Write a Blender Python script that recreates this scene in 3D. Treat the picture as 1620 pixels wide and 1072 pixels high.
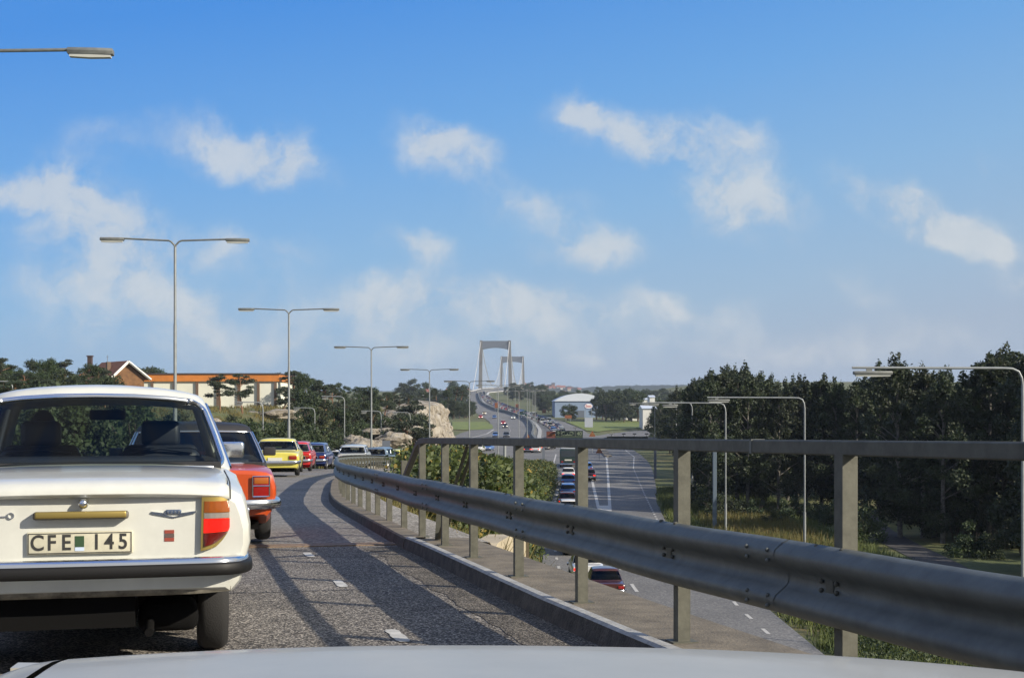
import bpy, bmesh, math, random
import numpy as np
from mathutils import Vector, Matrix, noise
random.seed(7)
rng = np.random.default_rng(7)
for o in list(bpy.data.objects): bpy.data.objects.remove(o)
sc = bpy.context.scene
R = math.radians
F = 2250.0; CX = 810.0; HZ = 638.0          # the lens in photo pixels: focal length, centre column, horizon row
def X(px, d): return (px-CX)/F*d
def Z(py, d): return -(py-HZ)/F*d

# ---------------------------------------------------------------- camera
cd = bpy.data.cameras.new('camera'); cam = bpy.data.objects.new('camera', cd)
sc.collection.objects.link(cam); sc.camera = cam
cd.sensor_width = 36; cd.lens = 36*F/1620; cd.shift_y = (HZ-536)/1620
cd.clip_start = 0.05; cd.clip_end = 12000
cam.location = (0, 0, 0); cam.rotation_euler = (R(90), 0, 0)

# ---------------------------------------------------------------- light
SUN = Vector((1.7, -0.95, 1.0)).normalized()
elev = math.asin(SUN.z); azim = math.atan2(SUN.x, SUN.y)
sd = bpy.data.lights.new('sun', 'SUN'); so = bpy.data.objects.new('sun', sd); sc.collection.objects.link(so)
sd.energy = 4.6; sd.angle = R(0.5); sd.color = (1.0, 0.90, 0.76)
so.rotation_euler = SUN.to_track_quat('Z', 'Y').to_euler(); so.location = (0, -20, 60)
sc.view_settings.view_transform = 'Standard'; sc.view_settings.look = 'None'
sc.view_settings.exposure = 0.5; sc.view_settings.gamma = 1.0

# ---------------------------------------------------------------- sky with clouds
w = bpy.data.worlds.new('World'); sc.world = w; w.use_nodes = True
nt = w.node_tree; N = nt.nodes; LK = nt.links
for n in list(N): N.remove(n)
out = N.new('ShaderNodeOutputWorld'); bg = N.new('ShaderNodeBackground'); bg.inputs['Strength'].default_value = 0.068
LK.new(bg.outputs[0], out.inputs[0])
sky = N.new('ShaderNodeTexSky'); sky.sky_type = 'NISHITA'; sky.sun_disc = False
sky.sun_elevation = elev; sky.sun_rotation = azim; sky.air_density = 1.0; sky.dust_density = 1.6; sky.ozone_density = 2.2
hs = N.new('ShaderNodeHueSaturation'); hs.inputs['Hue'].default_value = 0.5; hs.inputs['Saturation'].default_value = 1.28
hs.inputs['Value'].default_value = 1.12
LK.new(sky.outputs[0], hs.inputs['Color'])
tc = N.new('ShaderNodeTexCoord'); sep = N.new('ShaderNodeSeparateXYZ'); LK.new(tc.outputs['Generated'], sep.inputs[0])
def M_(op, a, b=None, c=None):
    n = N.new('ShaderNodeMath'); n.operation = op
    for i, v in enumerate((a, b, c)):
        if v is None: continue
        if isinstance(v, (int, float)): n.inputs[i].default_value = v
        else: LK.new(v, n.inputs[i])
    return n.outputs[0]
yy = M_('MAXIMUM', sep.outputs[1], 0.08)
u_ = M_('DIVIDE', sep.outputs[0], yy); v_ = M_('DIVIDE', sep.outputs[2], yy)
cmb = N.new('ShaderNodeCombineXYZ'); LK.new(u_, cmb.inputs[0]); LK.new(v_, cmb.inputs[1])
def noise_node(vec, scale, detail, rough=0.55, col=False):
    n = N.new('ShaderNodeTexNoise'); n.inputs['Scale'].default_value = scale; n.inputs['Detail'].default_value = detail
    n.inputs['Roughness'].default_value = rough; LK.new(vec, n.inputs['Vector'])
    return n.outputs['Color'] if col else n.outputs['Fac']
def vm(op, a, b):
    n = N.new('ShaderNodeVectorMath'); n.operation = op
    for i, v in enumerate((a, b)):
        if isinstance(v, tuple): n.inputs[i].default_value = v
        elif isinstance(v, (int, float)): n.inputs['Scale'].default_value = v
        else: LK.new(v, n.inputs[i])
    return n.outputs[0]
nc = noise_node(cmb.outputs[0], 14, 5, 0.6, True)
sub = vm('SUBTRACT', nc, (0.5, 0.5, 0.5))
scn = N.new('ShaderNodeVectorMath'); scn.operation = 'SCALE'; LK.new(sub, scn.inputs[0]); scn.inputs['Scale'].default_value = 0.055
uv = vm('ADD', cmb.outputs[0], scn.outputs[0])
clouds = [  # column, row, radii in photo pixels, tilt, weight
 (375,238,150,42,-14,1.0),(445,222,52,50,0,.8),(715,240,92,52,-32,1.1),(690,205,40,26,-10,.6),(1055,212,180,44,-10,1.25),(918,165,42,24,-40,.9),
 (1185,325,100,60,-26,1.2),(1110,290,60,30,-10,.5),(930,390,95,42,-8,1.0),(1480,345,165,48,-20,1.2),(1560,385,60,30,-20,.5),(655,395,66,36,-8,.9),
 (150,350,135,80,-24,1.2),(95,300,60,36,0,.7),(350,392,110,40,-6,.55),(850,325,100,36,0,.6),(180,462,190,44,-6,.55),(760,478,170,50,-4,.85),
 (920,495,150,38,0,.75),(1110,497,110,34,0,.7),(600,482,120,44,0,.65),(200,430,220,80,-6,.38),(40,270,120,40,0,.4),(1595,452,70,26,-10,.7),(1360,470,90,36,-25,.4),(155,212,80,42,0,.42),
 (1555,265,50,30,0,.4),(5,290,80,34,0,.6),(440,450,60,24,0,.35),(900,555,460,36,0,.55),(350,525,340,50,0,.6),(1400,540,300,34,0,.4),(480,410,60,30,0,.35),
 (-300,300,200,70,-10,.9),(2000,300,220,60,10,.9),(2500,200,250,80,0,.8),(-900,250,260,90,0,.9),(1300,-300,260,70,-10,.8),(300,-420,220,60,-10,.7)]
acc = None
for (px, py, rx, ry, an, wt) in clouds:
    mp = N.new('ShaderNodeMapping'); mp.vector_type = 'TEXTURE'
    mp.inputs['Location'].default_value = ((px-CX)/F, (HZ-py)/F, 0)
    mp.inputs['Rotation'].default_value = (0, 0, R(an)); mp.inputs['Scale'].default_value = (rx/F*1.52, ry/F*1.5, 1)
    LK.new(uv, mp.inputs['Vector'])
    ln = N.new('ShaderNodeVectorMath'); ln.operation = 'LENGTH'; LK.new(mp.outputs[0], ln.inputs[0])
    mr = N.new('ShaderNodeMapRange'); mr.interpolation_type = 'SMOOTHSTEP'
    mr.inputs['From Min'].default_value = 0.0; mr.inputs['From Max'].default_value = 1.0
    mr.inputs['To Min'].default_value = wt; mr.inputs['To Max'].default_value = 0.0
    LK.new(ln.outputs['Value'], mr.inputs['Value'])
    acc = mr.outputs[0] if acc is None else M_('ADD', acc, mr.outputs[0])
fb = noise_node(uv, 21, 6, 0.58)
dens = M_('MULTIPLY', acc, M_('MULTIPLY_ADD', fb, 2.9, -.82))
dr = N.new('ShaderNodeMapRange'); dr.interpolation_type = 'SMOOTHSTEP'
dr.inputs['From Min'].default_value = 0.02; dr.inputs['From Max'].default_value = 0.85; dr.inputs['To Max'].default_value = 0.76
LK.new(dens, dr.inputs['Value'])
mixc = N.new('ShaderNodeMix'); mixc.data_type = 'RGBA'
shade = N.new('ShaderNodeMix'); shade.data_type = 'RGBA'
shade.inputs['A'].default_value = (5.0, 5.7, 6.6, 1); shade.inputs['B'].default_value = (8.0, 8.1, 7.9, 1)
LK.new(M_('MULTIPLY', fb, 1.0), shade.inputs['Factor'])
gv = N.new('ShaderNodeValToRGB'); gc = gv.color_ramp
gc.elements[0].position = 0.0; gc.elements[0].color = (.41,.51,.67,1); gc.elements[1].position = 1.0; gc.elements[1].color = (.030,.20,.72,1)
for p_, c_ in ((.05,(.36,.525,.73,1)),(.12,(.27,.50,.80,1)),(.20,(.165,.42,.84,1)),(.30,(.070,.30,.82,1))):
    e_ = gc.elements.new(p_); e_.color = c_
LK.new(M_('MULTIPLY_ADD', u_, -.17, M_('MAXIMUM', sep.outputs[2], 0.0)), gv.inputs[0])
g10 = vm('MULTIPLY', gv.outputs[0], (10.0, 10.0, 10.0))
skm = N.new('ShaderNodeMix'); skm.data_type = 'RGBA'; skm.inputs['Factor'].default_value = .88
LK.new(hs.outputs[0], skm.inputs['A']); LK.new(g10, skm.inputs['B'])
LK.new(dr.outputs[0], mixc.inputs['Factor']); LK.new(skm.outputs['Result'], mixc.inputs['A']); LK.new(shade.outputs['Result'], mixc.inputs['B'])
nb3 = noise_node(tc.outputs['Generated'], 2.6, 6, .6)  # unseen cloud cover outside the view, added to mute blue sky light
added_cov = N.new('ShaderNodeMapRange'); added_cov.interpolation_type = 'SMOOTHSTEP'; added_cov.inputs['From Min'].default_value = .40; added_cov.inputs['From Max'].default_value = .58; added_cov.inputs['To Max'].default_value = .85; LK.new(nb3, added_cov.inputs['Value'])
offview_mask = N.new('ShaderNodeMapRange'); offview_mask.interpolation_type = 'SMOOTHSTEP'; offview_mask.inputs['From Min'].default_value = .90; offview_mask.inputs['From Max'].default_value = .74; LK.new(sep.outputs[1], offview_mask.inputs['Value'])
mixd = N.new('ShaderNodeMix'); mixd.data_type = 'RGBA'; LK.new(M_('MULTIPLY', added_cov.outputs[0], offview_mask.outputs[0]), mixd.inputs['Factor'])
LK.new(mixc.outputs['Result'], mixd.inputs['A']); mixd.inputs['B'].default_value = (6.3, 6.0, 5.5, 1)
LK.new(mixd.outputs['Result'], bg.inputs['Color'])

# ---------------------------------------------------------------- materials
MT = {}
def mat(name, col, rough=0.6, metal=0.0, var=0.0, vscale=5.0, bump=0.0, bscale=30.0, col2=None, coat=0.0, emit=None, spec=None, detail=6, transl=0.0, alpha=None, objrand=0.0):
    if name in MT: return MT[name]
    m = bpy.data.materials.new(name); m.use_nodes = True
    nt = m.node_tree; n_ = nt.nodes; l = nt.links; b = n_['Principled BSDF']
    b.inputs['Base Color'].default_value = (*col, 1); b.inputs['Roughness'].default_value = rough; b.inputs['Metallic'].default_value = metal
    if coat: b.inputs['Coat Weight'].default_value = coat; b.inputs['Coat Roughness'].default_value = 0.08
    if spec is not None: b.inputs['Specular IOR Level'].default_value = spec
    if emit: b.inputs['Emission Color'].default_value = (*emit[0], 1); b.inputs['Emission Strength'].default_value = emit[1]
    t = n_.new('ShaderNodeTexCoord')
    if var or col2:
        nz = n_.new('ShaderNodeTexNoise'); nz.inputs['Scale'].default_value = vscale; nz.inputs['Detail'].default_value = detail
        nz.inputs['Roughness'].default_value = 0.65; l.new(t.outputs['Object'], nz.inputs['Vector'])
        mr = n_.new('ShaderNodeMapRange'); mr.inputs['From Min'].default_value = 0.36; mr.inputs['From Max'].default_value = 0.64; l.new(nz.outputs['Fac'], mr.inputs['Value'])
        mx = n_.new('ShaderNodeMix'); mx.data_type = 'RGBA'
        c2 = col2 if col2 else tuple(max(0, c*(1-var)) for c in col)
        c1 = col if col2 else tuple(min(1, c*(1+var*.6)) for c in col)
        mx.inputs['A'].default_value = (*c2, 1); mx.inputs['B'].default_value = (*c1, 1)
        l.new(mr.outputs[0], mx.inputs['Factor'])
        res = mx.outputs['Result']
        if objrand:
            oi = n_.new('ShaderNodeObjectInfo'); h = n_.new('ShaderNodeHueSaturation')
            m1 = n_.new('ShaderNodeMapRange'); m1.inputs['To Min'].default_value = 1-objrand; m1.inputs['To Max'].default_value = 1+objrand
            l.new(oi.outputs['Random'], m1.inputs['Value']); l.new(m1.outputs[0], h.inputs['Value'])
            m2 = n_.new('ShaderNodeMapRange'); m2.inputs['To Min'].default_value = 0.485; m2.inputs['To Max'].default_value = 0.515
            l.new(oi.outputs['Random'], m2.inputs['Value']); l.new(m2.outputs[0], h.inputs['Hue'])
            l.new(res, h.inputs['Color']); res = h.outputs[0]
        l.new(res, b.inputs['Base Color'])
    if bump:
        nb = n_.new('ShaderNodeTexNoise'); nb.inputs['Scale'].default_value = bscale; nb.inputs['Detail'].default_value = 5
        l.new(t.outputs['Object'], nb.inputs['Vector'])
        bp = n_.new('ShaderNodeBump'); bp.inputs['Strength'].default_value = bump; bp.inputs['Distance'].default_value = 0.02
        l.new(nb.outputs['Fac'], bp.inputs['Height']); l.new(bp.outputs[0], b.inputs['Normal'])
    if transl:
        tr = n_.new('ShaderNodeBsdfTranslucent'); ms = n_.new('ShaderNodeMixShader'); ms.inputs[0].default_value = transl
        if b.inputs['Base Color'].is_linked: l.new(b.inputs['Base Color'].links[0].from_socket, tr.inputs['Color'])
        else: tr.inputs['Color'].default_value = (*col, 1)
        o = n_['Material Output']; l.new(b.outputs[0], ms.inputs[1]); l.new(tr.outputs[0], ms.inputs[2]); l.new(ms.outputs[0], o.inputs['Surface'])
    MT[name] = m; return m

def glass_mat(name, tint, k=0.6):
    m = bpy.data.materials.new(name); m.use_nodes = True; nt = m.node_tree; n_ = nt.nodes; l = nt.links
    for n in list(n_):
        if n.type != 'OUTPUT_MATERIAL': n_.remove(n)
    tr = n_.new('ShaderNodeBsdfTransparent'); tr.inputs[0].default_value = (*tint, 1)
    gl = n_.new('ShaderNodeBsdfGlossy'); gl.inputs['Roughness'].default_value = 0.03
    fr = n_.new('ShaderNodeFresnel'); fr.inputs[0].default_value = 1.27
    ms = n_.new('ShaderNodeMixShader'); l.new(fr.outputs[0], ms.inputs[0]); l.new(tr.outputs[0], ms.inputs[1]); l.new(gl.outputs[0], ms.inputs[2])
    l.new(ms.outputs[0], n_['Material Output'].inputs['Surface']); MT[name] = m; return m
GLASS = glass_mat('car_glass', (.70, .75, .73))
GLASSD = glass_mat('car_glass_far', (.30, .34, .34))

def speck_mat(name, base, dark, light, scale, rough=0.85, amp=0.6, patch=0.15, pscale=0.6, bump=0.5, specks=True):
    """asphalt: stone-sized speckle, larger tone patches, bump"""
    m = bpy.data.materials.new(name); m.use_nodes = True; nt = m.node_tree; n_ = nt.nodes; l = nt.links; b = n_['Principled BSDF']
    b.inputs['Roughness'].default_value = rough; b.inputs['Specular IOR Level'].default_value = 0.35
    t = n_.new('ShaderNodeTexCoord')
    vo = n_.new('ShaderNodeTexVoronoi'); vo.inputs['Scale'].default_value = scale; l.new(t.outputs['Object'], vo.inputs['Vector'])
    rp = n_.new('ShaderNodeValToRGB'); cr = rp.color_ramp
    cr.elements[0].position = 0.15; cr.elements[0].color = (*dark, 1); cr.elements[1].position = 0.93; cr.elements[1].color = (*light, 1)
    e = cr.elements.new(0.62); e.color = (*base, 1)
    sp = n_.new('ShaderNodeSeparateColor'); l.new(vo.outputs['Color'], sp.inputs[0]); l.new(sp.outputs[0], rp.inputs[0])
    nz = n_.new('ShaderNodeTexNoise'); nz.inputs['Scale'].default_value = pscale; nz.inputs['Detail'].default_value = 8; nz.inputs['Roughness'].default_value = .6; l.new(t.outputs['Object'], nz.inputs['Vector'])
    mr = n_.new('ShaderNodeMapRange'); mr.inputs['From Min'].default_value = .3; mr.inputs['From Max'].default_value = .7
    mr.inputs['To Min'].default_value = 1-patch; mr.inputs['To Max'].default_value = 1+patch; l.new(nz.outputs[0], mr.inputs['Value'])
    mu = n_.new('ShaderNodeVectorMath'); mu.operation = 'SCALE'; l.new(rp.outputs[0], mu.inputs[0]); l.new(mr.outputs[0], mu.inputs['Scale'])
    l.new(mu.outputs[0], b.inputs['Base Color'])
    bp = n_.new('ShaderNodeBump'); bp.inputs['Strength'].default_value = bump; bp.inputs['Distance'].default_value = 0.006
    l.new(vo.outputs['Distance'], bp.inputs['Height']); l.new(bp.outputs[0], b.inputs['Normal'])
    MT[name] = m; return m
ASPH = speck_mat('ramp_asphalt', (.090,.080,.067), (.035,.031,.027), (.42,.385,.33), 98, patch=.28, pscale=.9)
ASPH3 = speck_mat('ramp_asphalt_smooth', (.175,.165,.150), (.10,.095,.085), (.30,.285,.26), 40, patch=.25, pscale=.4, bump=.2)
ASPH2 = speck_mat('road_asphalt', (.15,.147,.14), (.11,.11,.107), (.21,.205,.19), 14, patch=.22, pscale=.12, bump=.15)
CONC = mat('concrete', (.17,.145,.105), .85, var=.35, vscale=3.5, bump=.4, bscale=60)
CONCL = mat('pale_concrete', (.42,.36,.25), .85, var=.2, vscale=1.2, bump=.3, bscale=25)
KERBD = mat('shaded_kerb_face', (.065,.058,.05), .9, var=.5, vscale=7, bump=.6, bscale=50)  # gritty dark face; shade of the side away from the sun is in its colour
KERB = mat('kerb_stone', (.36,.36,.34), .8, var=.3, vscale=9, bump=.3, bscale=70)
STEEL = mat('galvanised_steel', (.115,.125,.112), .55, metal=.15, var=.22, vscale=7, bump=.06, bscale=40)
STEELP = mat('post_steel', (.10,.10,.078), .7, metal=.1, var=.25, vscale=12, bump=.06, bscale=60)
LAMPP = mat('lamp_pole_steel', (.26,.28,.28), .5, metal=.2, var=.12, vscale=3)
LAMPH = mat('lamp_head_metal', (.17,.18,.17), .55, metal=.2, var=.2, vscale=8)
LAMPG = mat('lamp_cover', (.55,.56,.52), .25)
WHITEL = mat('line_paint', (.47,.46,.42), .7, var=.35, vscale=9)
CHROME = mat('chrome', (.75,.77,.8), .16, metal=1.0)
RUBBER = mat('tyre_rubber', (.022,.022,.022), .85, bump=.2, bscale=120)
BLACKR = mat('black_rubber', (.009,.009,.009), .55, spec=.3)
DARKI = mat('dark_interior', (.018,.019,.022), .8)
SEATM = mat('dark_blue_vinyl', (.022,.026,.036), .45)
UNDER = mat('underbody', (.006,.006,.006), .95, spec=.1)
RIM = mat('wheel_steel', (.35,.36,.36), .4, metal=.7)
LEAFD = mat('leaf_dark', (.042,.062,.020), .65, col2=(.013,.022,.009), vscale=1.3, transl=.22, objrand=.25)
LEAFM = mat('leaf_mid', (.055,.078,.024), .65, col2=(.018,.032,.012), vscale=1.5, transl=.22, objrand=.25)
PINEM = mat('pine_needles', (.046,.064,.030), .7, col2=(.016,.026,.014), vscale=1.6, transl=.1, objrand=.25)
SHRUBM = mat('shrub_leaf', (.098,.125,.026), .6, col2=(.022,.042,.011), vscale=1.1, transl=.22)
HIPS = mat('yellowed_leaf', (.22,.16,.025), .6, transl=.2)
BARK = mat('bark', (.085,.065,.05), .9, var=.4, vscale=8)
PBARK = mat('pine_bark', (.19,.105,.06), .9, var=.45, vscale=5)
BBARK = mat('birch_bark', (.16,.15,.13), .8, var=.5, vscale=6)
GRASSB = mat('grass_blade', (.13,.15,.035), .7, col2=(.055,.085,.02), vscale=.5, transl=.25)
DRYB = mat('dry_grass_blade', (.20,.155,.045), .7, col2=(.10,.10,.028), vscale=.8, transl=.25)
ROCK = None

# ---------------------------------------------------------------- mesh helpers
class MB:
    def __init__(s): s.v = []; s.f = []; s.m = []
    def add(s, verts, faces, mi=0):
        k = len(s.v); s.v.extend([tuple(p) for p in verts]); s.f.extend([tuple(i+k for i in f) for f in faces]); s.m.extend([mi]*len(faces))
    def box(s, x0, x1, y0, y1, z0, z1, mi=0):
        s.add([(x0,y0,z0),(x1,y0,z0),(x1,y1,z0),(x0,y1,z0),(x0,y0,z1),(x1,y0,z1),(x1,y1,z1),(x0,y1,z1)],
              [(0,3,2,1),(4,5,6,7),(0,1,5,4),(1,2,6,5),(2,3,7,6),(3,0,4,7)], mi)
    def rbox(s, x0, x1, y0, y1, z0, z1, r, mi=0):
        bm = bmesh.new(); bmesh.ops.create_cube(bm, size=1)
        for v in bm.verts: v.co = ((x0+x1)/2+v.co.x*(x1-x0), (y0+y1)/2+v.co.y*(y1-y0), (z0+z1)/2+v.co.z*(z1-z0))
        bmesh.ops.bevel(bm, geom=list(bm.edges), offset=r, segments=3, affect='EDGES', profile=.5)
        bm.verts.index_update(); s.add([v.co[:] for v in bm.verts], [[v.index for v in f.verts] for f in bm.faces], mi); bm.free()
    def tube(s, pts, r, n=8, mi=0, caps=True):
        pts = [Vector(p) for p in pts]; k = len(pts)
        rr = r if isinstance(r, (list, tuple)) else [r]*k
        base = len(s.v); prev = None
        for i, p in enumerate(pts):
            t = (pts[min(i+1,k-1)]-pts[max(i-1,0)]).normalized()
            if prev is None:
                a = Vector((0,0,1)) if abs(t.z) < .9 else Vector((1,0,0)); u = t.cross(a).normalized()
            else: u = (prev - t*prev.dot(t)).normalized()
            prev = u; v = t.cross(u)
            for j in range(n):
                q = p+(u*math.cos(2*math.pi*j/n)+v*math.sin(2*math.pi*j/n))*rr[i]; s.v.append(tuple(q))
        for i in range(k-1):
            for j in range(n):
                a = base+i*n+j; b = base+i*n+(j+1)%n; s.f.append((a, b, b+n, a+n)); s.m.append(mi)
        if caps:
            s.f.append(tuple(base+j for j in range(n-1,-1,-1))); s.f.append(tuple(base+(k-1)*n+j for j in range(n))); s.m += [mi, mi]
    def bar(s, a, b, wd, ht, up=(0,0,1), mi=0):
        a = Vector(a); b = Vector(b); t = (b-a).normalized(); u = t.cross(Vector(up)).normalized(); v = u.cross(t)
        P = []
        for p in (a, b):
            for (i, j) in ((-1,-1),(1,-1),(1,1),(-1,1)): P.append(p+u*(i*wd/2)+v*(j*ht/2))
        s.add(P, [(0,1,2,3),(7,6,5,4),(0,4,5,1),(1,5,6,2),(2,6,7,3),(3,7,4,0)], mi)
    def grid(s, rows, mi=0, closed=False):
        n = len(rows[0]); k = len(s.v)
        for r_ in rows: s.v.extend([tuple(p) for p in r_])
        for i in range(len(rows)-1):
            for j in range(n if closed else n-1):
                a = k+i*n+j; b = k+i*n+(j+1)%n; s.f.append((a, b, b+n, a+n)); s.m.append(mi)
    def ell(s, c, r, n=10, mi=0):
        rows = []
        for i in range(n+1):
            th = math.pi*i/n
            rows.append([(c[0]+r[0]*math.sin(th)*math.cos(2*math.pi*j/(2*n)), c[1]+r[1]*math.sin(th)*math.sin(2*math.pi*j/(2*n)), c[2]-r[2]*math.cos(th)) for j in range(2*n)])
        s.grid(rows, mi, True)
    def build(s, name, mats, parent=None, smooth=None, fix=True):
        me = bpy.data.meshes.new(name); me.from_pydata(s.v, [], s.f)
        if not isinstance(mats, (list, tuple)): mats = [mats]
        for m in mats: me.materials.append(m)
        if len(mats) > 1: me.polygons.foreach_set('material_index', s.m)
        if fix:
            bm = bmesh.new(); bm.from_mesh(me); bmesh.ops.remove_doubles(bm, verts=bm.verts, dist=1e-5); bmesh.ops.recalc_face_normals(bm, faces=bm.faces); bm.to_mesh(me); bm.free()
        if smooth:
            me.shade_smooth(); me.set_sharp_from_angle(angle=R(smooth))
        o = bpy.data.objects.new(name, me); sc.collection.objects.link(o)
        if parent: o.parent = parent
        return o
def tag(o, label=None, cat=None, group=None, kind=None):
    if label: o['label'] = label
    if cat: o['category'] = cat
    if group: o['group'] = group
    if kind: o['kind'] = kind
    return o
def struct(o, label=None, cat=None): return tag(o, label, cat, None, 'structure')
def empty(name, loc=(0,0,0), rz=0):
    o = bpy.data.objects.new(name, None); o.empty_display_size = .3; sc.collection.objects.link(o); o.location = loc; o.rotation_euler = (0,0,rz); return o
def copy_tree(o, parent=None, mats=None):
    c = o.copy(); sc.collection.objects.link(c); c.parent = parent
    for ch in o.children: copy_tree(ch, c)
    return c
def interp(x, pts):
    if x <= pts[0][0]:
        return pts[0][1]
    for (a, b) in zip(pts, pts[1:]):
        if x <= b[0]: return a[1]+(b[1]-a[1])*(x-a[0])/(b[0]-a[0])
    return pts[-1][1]
def smooth01(t): t = min(1, max(0, t)); return t*t*(3-2*t)
ORD = ['first','second','third','fourth','fifth','sixth','seventh','eighth','ninth','tenth','eleventh','twelfth','thirteenth','fourteenth','fifteenth','sixteenth','seventeenth','eighteenth','nineteenth']
TENS = {20:'twentieth',30:'thirtieth',40:'fortieth',50:'fiftieth',60:'sixtieth',70:'seventieth',80:'eightieth',90:'ninetieth'}
def ordw(i):
    i += 1
    if i < 20: return ORD[i-1]
    if i == 100: return 'hundredth'
    if i > 100: return 'hundred and '+ordw(i-101)
    if i % 10 == 0 and i in TENS: return TENS[i]
    t = {2:'twenty',3:'thirty',4:'forty',5:'fifty',6:'sixty',7:'seventy',8:'eighty',9:'ninety'}[(i//10)%10]
    return (t+'-'+ORD[i%10-1]) if i < 100 else 'hundred and '+ordw(i-101)

# ---------------------------------------------------------------- plan of the place
def zr(y):                                   # ramp level
    if y < 0: return -1.2-.02*y
    if y < 110: return -1.2-.02*y-.00014*y*y
    return max(-9.0+.01, -5.094-.0508*(y-110))
RAILP = [(-30,10.6),(-14,6.4),(-4.5,4.15),(0,2.98),(4.1,1.85),(5.75,1.35),(7.45,.89),(9.2,.45),(10.9,.05),(12.6,-.34),(14,-.66),(15.1,-.93),(16.75,-1.27),(18.2,-1.57),(20.4,-2.03),(23.6,-2.67),
         (26.8,-3.2),(32,-3.87),(38,-4.58),(45,-5.25),(55,-5.85),(65,-6.25),(75,-6.65),(88,-6.8),(105,-6.3),(125,-4.8),(150,-2),(175,2),(200,5)]
def railx(y):
    P = RAILP
    if y <= P[0][0]: return P[0][1]
    if y >= P[-1][0]: return P[-1][1]
    for i in range(len(P)-1):
        if y <= P[i+1][0]:
            p0 = P[max(i-1,0)]; p1 = P[i]; p2 = P[i+1]; p3 = P[min(i+2,len(P)-1)]
            t = (y-p1[0])/(p2[0]-p1[0]); h = p2[0]-p1[0]
            m1 = (p2[1]-p0[1])/(p2[0]-p0[0])*h; m2 = (p3[1]-p1[1])/(p3[0]-p1[0])*h
            return (2*t**3-3*t*t+1)*p1[1]+(t**3-2*t*t+t)*m1+(-2*t**3+3*t*t)*p2[1]+(t**3-t*t)*m2
def raildir(y):
    v = Vector((railx(y+.25)-railx(y-.25), .5)); v.normalize(); return v
def rpt(y, off, h):                          # point beside the rail line: off>0 to the right of travel, h above ramp
    t = raildir(y); return Vector((railx(y)+t.y*off, y-t.x*off, zr(y)+h))
ZC = [(-80,-9),(300,-9),(400,-8),(500,-6.7),(600,-5),(700,-3),(800,-.5),(1000,5.5),(1150,10),(1265,13),(1475,16),(1687,13),(1900,8),(2300,0)]
def zc(y): return interp(y, ZC)
def depth(py):                               # distance at which the road profile is seen on this row
    lo, hi = 25.0, 1150.0
    for _ in range(50):
        m = (lo+hi)/2
        if HZ-F*zc(m)/m > py: lo = m
        else: hi = m
    return (lo+hi)/2
def P(px, py): d = depth(py); return (X(px, d), d)
def rwid(y): return interp(y, [(60,7.2),(85,6.6),(114,5.2),(140,4.5)])
def xleft(y):
    if y < 120: return railx(y)-rwid(y)-.5
    return interp(y, [(120,railx(120)-rwid(120)-.5),(150,-13.6),(200,-15.0),(250,-14.2),(300,-13.0),(330,-16),(380,-22),(460,-60)])
def edgetop(y): return interp(y, [(100,zr(100)),(125,-6.2),(150,-6.3),(200,-4.7),(222,-4.0),(250,-1.2),(300,-1.5),(350,-2.2),(420,-7.4),(460,zc(460))])
def H(x, y):
    base = zc(y) if y < 1120 else interp(y, [(1120,9),(1200,-30),(2100,-42),(9000,-60)])
    base += 1.0*noise.noise(Vector((x*.02, y*.02, 0)))*(smooth01((abs(x)-60)/60))
    if y > 480 or y < 14.8:
        if y < 14.8 and x < -20: return base+(zr(15)-base)*smooth01((-20-x)/10)
        if y > 480:
            # low bank to the right of the far road
            b = 9*smooth01((x-70)/90)*smooth01((y-520)/120)*(1-smooth01((y-1050)/60))
            return base+b-.12
        return base-.12
    xl = xleft(y); xr = railx(y)+.55
    z = base-.12
    if y < 190:
        if x > xr: z = max(z, zr(y)-.08-(x-xr)/1.12)
        elif x >= xl: return max(z, zr(y)-.10) if y < 150 or x > xl+5 else z
    if x < xl:
        dl = xl-x; et = edgetop(y) if y > 100 else zr(y)-.1
        fade = 1-smooth01((y-370)/90)
        z2 = base-.12+(et-base)*smooth01(dl/(1.0+2*smooth01((y-100)/60)))
        if y <= 120: z2 = et
        top = interp(x/max(y,1),[(-.27,.5),(-.24,-.6),(-.15,-.6),(-.12,.4)]) + .4*noise.noise(Vector((x*.03, y*.03, 3)))
        z2 += (top-et)*smooth01((dl-2)/interp(y,[(20,40),(100,34),(200,24)]))*fade
        z2 += (.45*noise.noise(Vector((x*.12, y*.12, 7)))+.2*noise.noise(Vector((x*.4,y*.4,2))))*smooth01(dl/8)
        z = max(z, z2)
    return z

# ---------------------------------------------------------------- ground sheet
def axis(segs):
    out_ = [segs[0][0]]
    for (a, b, st) in segs:
        n = max(1, round((b-a)/st))
        out_ += [a+(b-a)*(i+1)/n for i in range(n)]
    return out_
xs = axis([(-2500,-600,190),(-600,-200,25),(-200,-60,4.5),(-60,-20,1.4),(-20,32,.8),(32,120,4),(120,600,24),(600,3200,260)])
ys = axis([(-120,0,12),(0,14.7,7),(14.7,14.95,.25),(14.95,60,.8),(60,160,1.3),(160,480,4),(480,1120,16),(1120,1200,20),(1200,2100,150),(2100,3500,280)])
verts = []
for y in ys:
    for x in xs: verts.append((x, y, H(x, y)))
nx = len(xs)
faces = [(j*nx+i, j*nx+i+1, (j+1)*nx+i+1, (j+1)*nx+i) for j in range(len(ys)-1) for i in range(nx-1)]
gm = bpy.data.materials.new('ground_cover'); gm.use_nodes = True
n_ = gm.node_tree.nodes; l = gm.node_tree.links; b = n_['Principled BSDF']; b.inputs['Roughness'].default_value = .9
t = n_.new('ShaderNodeTexCoord')
a1 = n_.new('ShaderNodeTexNoise'); a1.inputs['Scale'].default_value = .09; a1.inputs['Detail'].default_value = 9; a1.inputs['Roughness'].default_value = .7; l.new(t.outputs['Object'], a1.inputs['Vector'])
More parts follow.
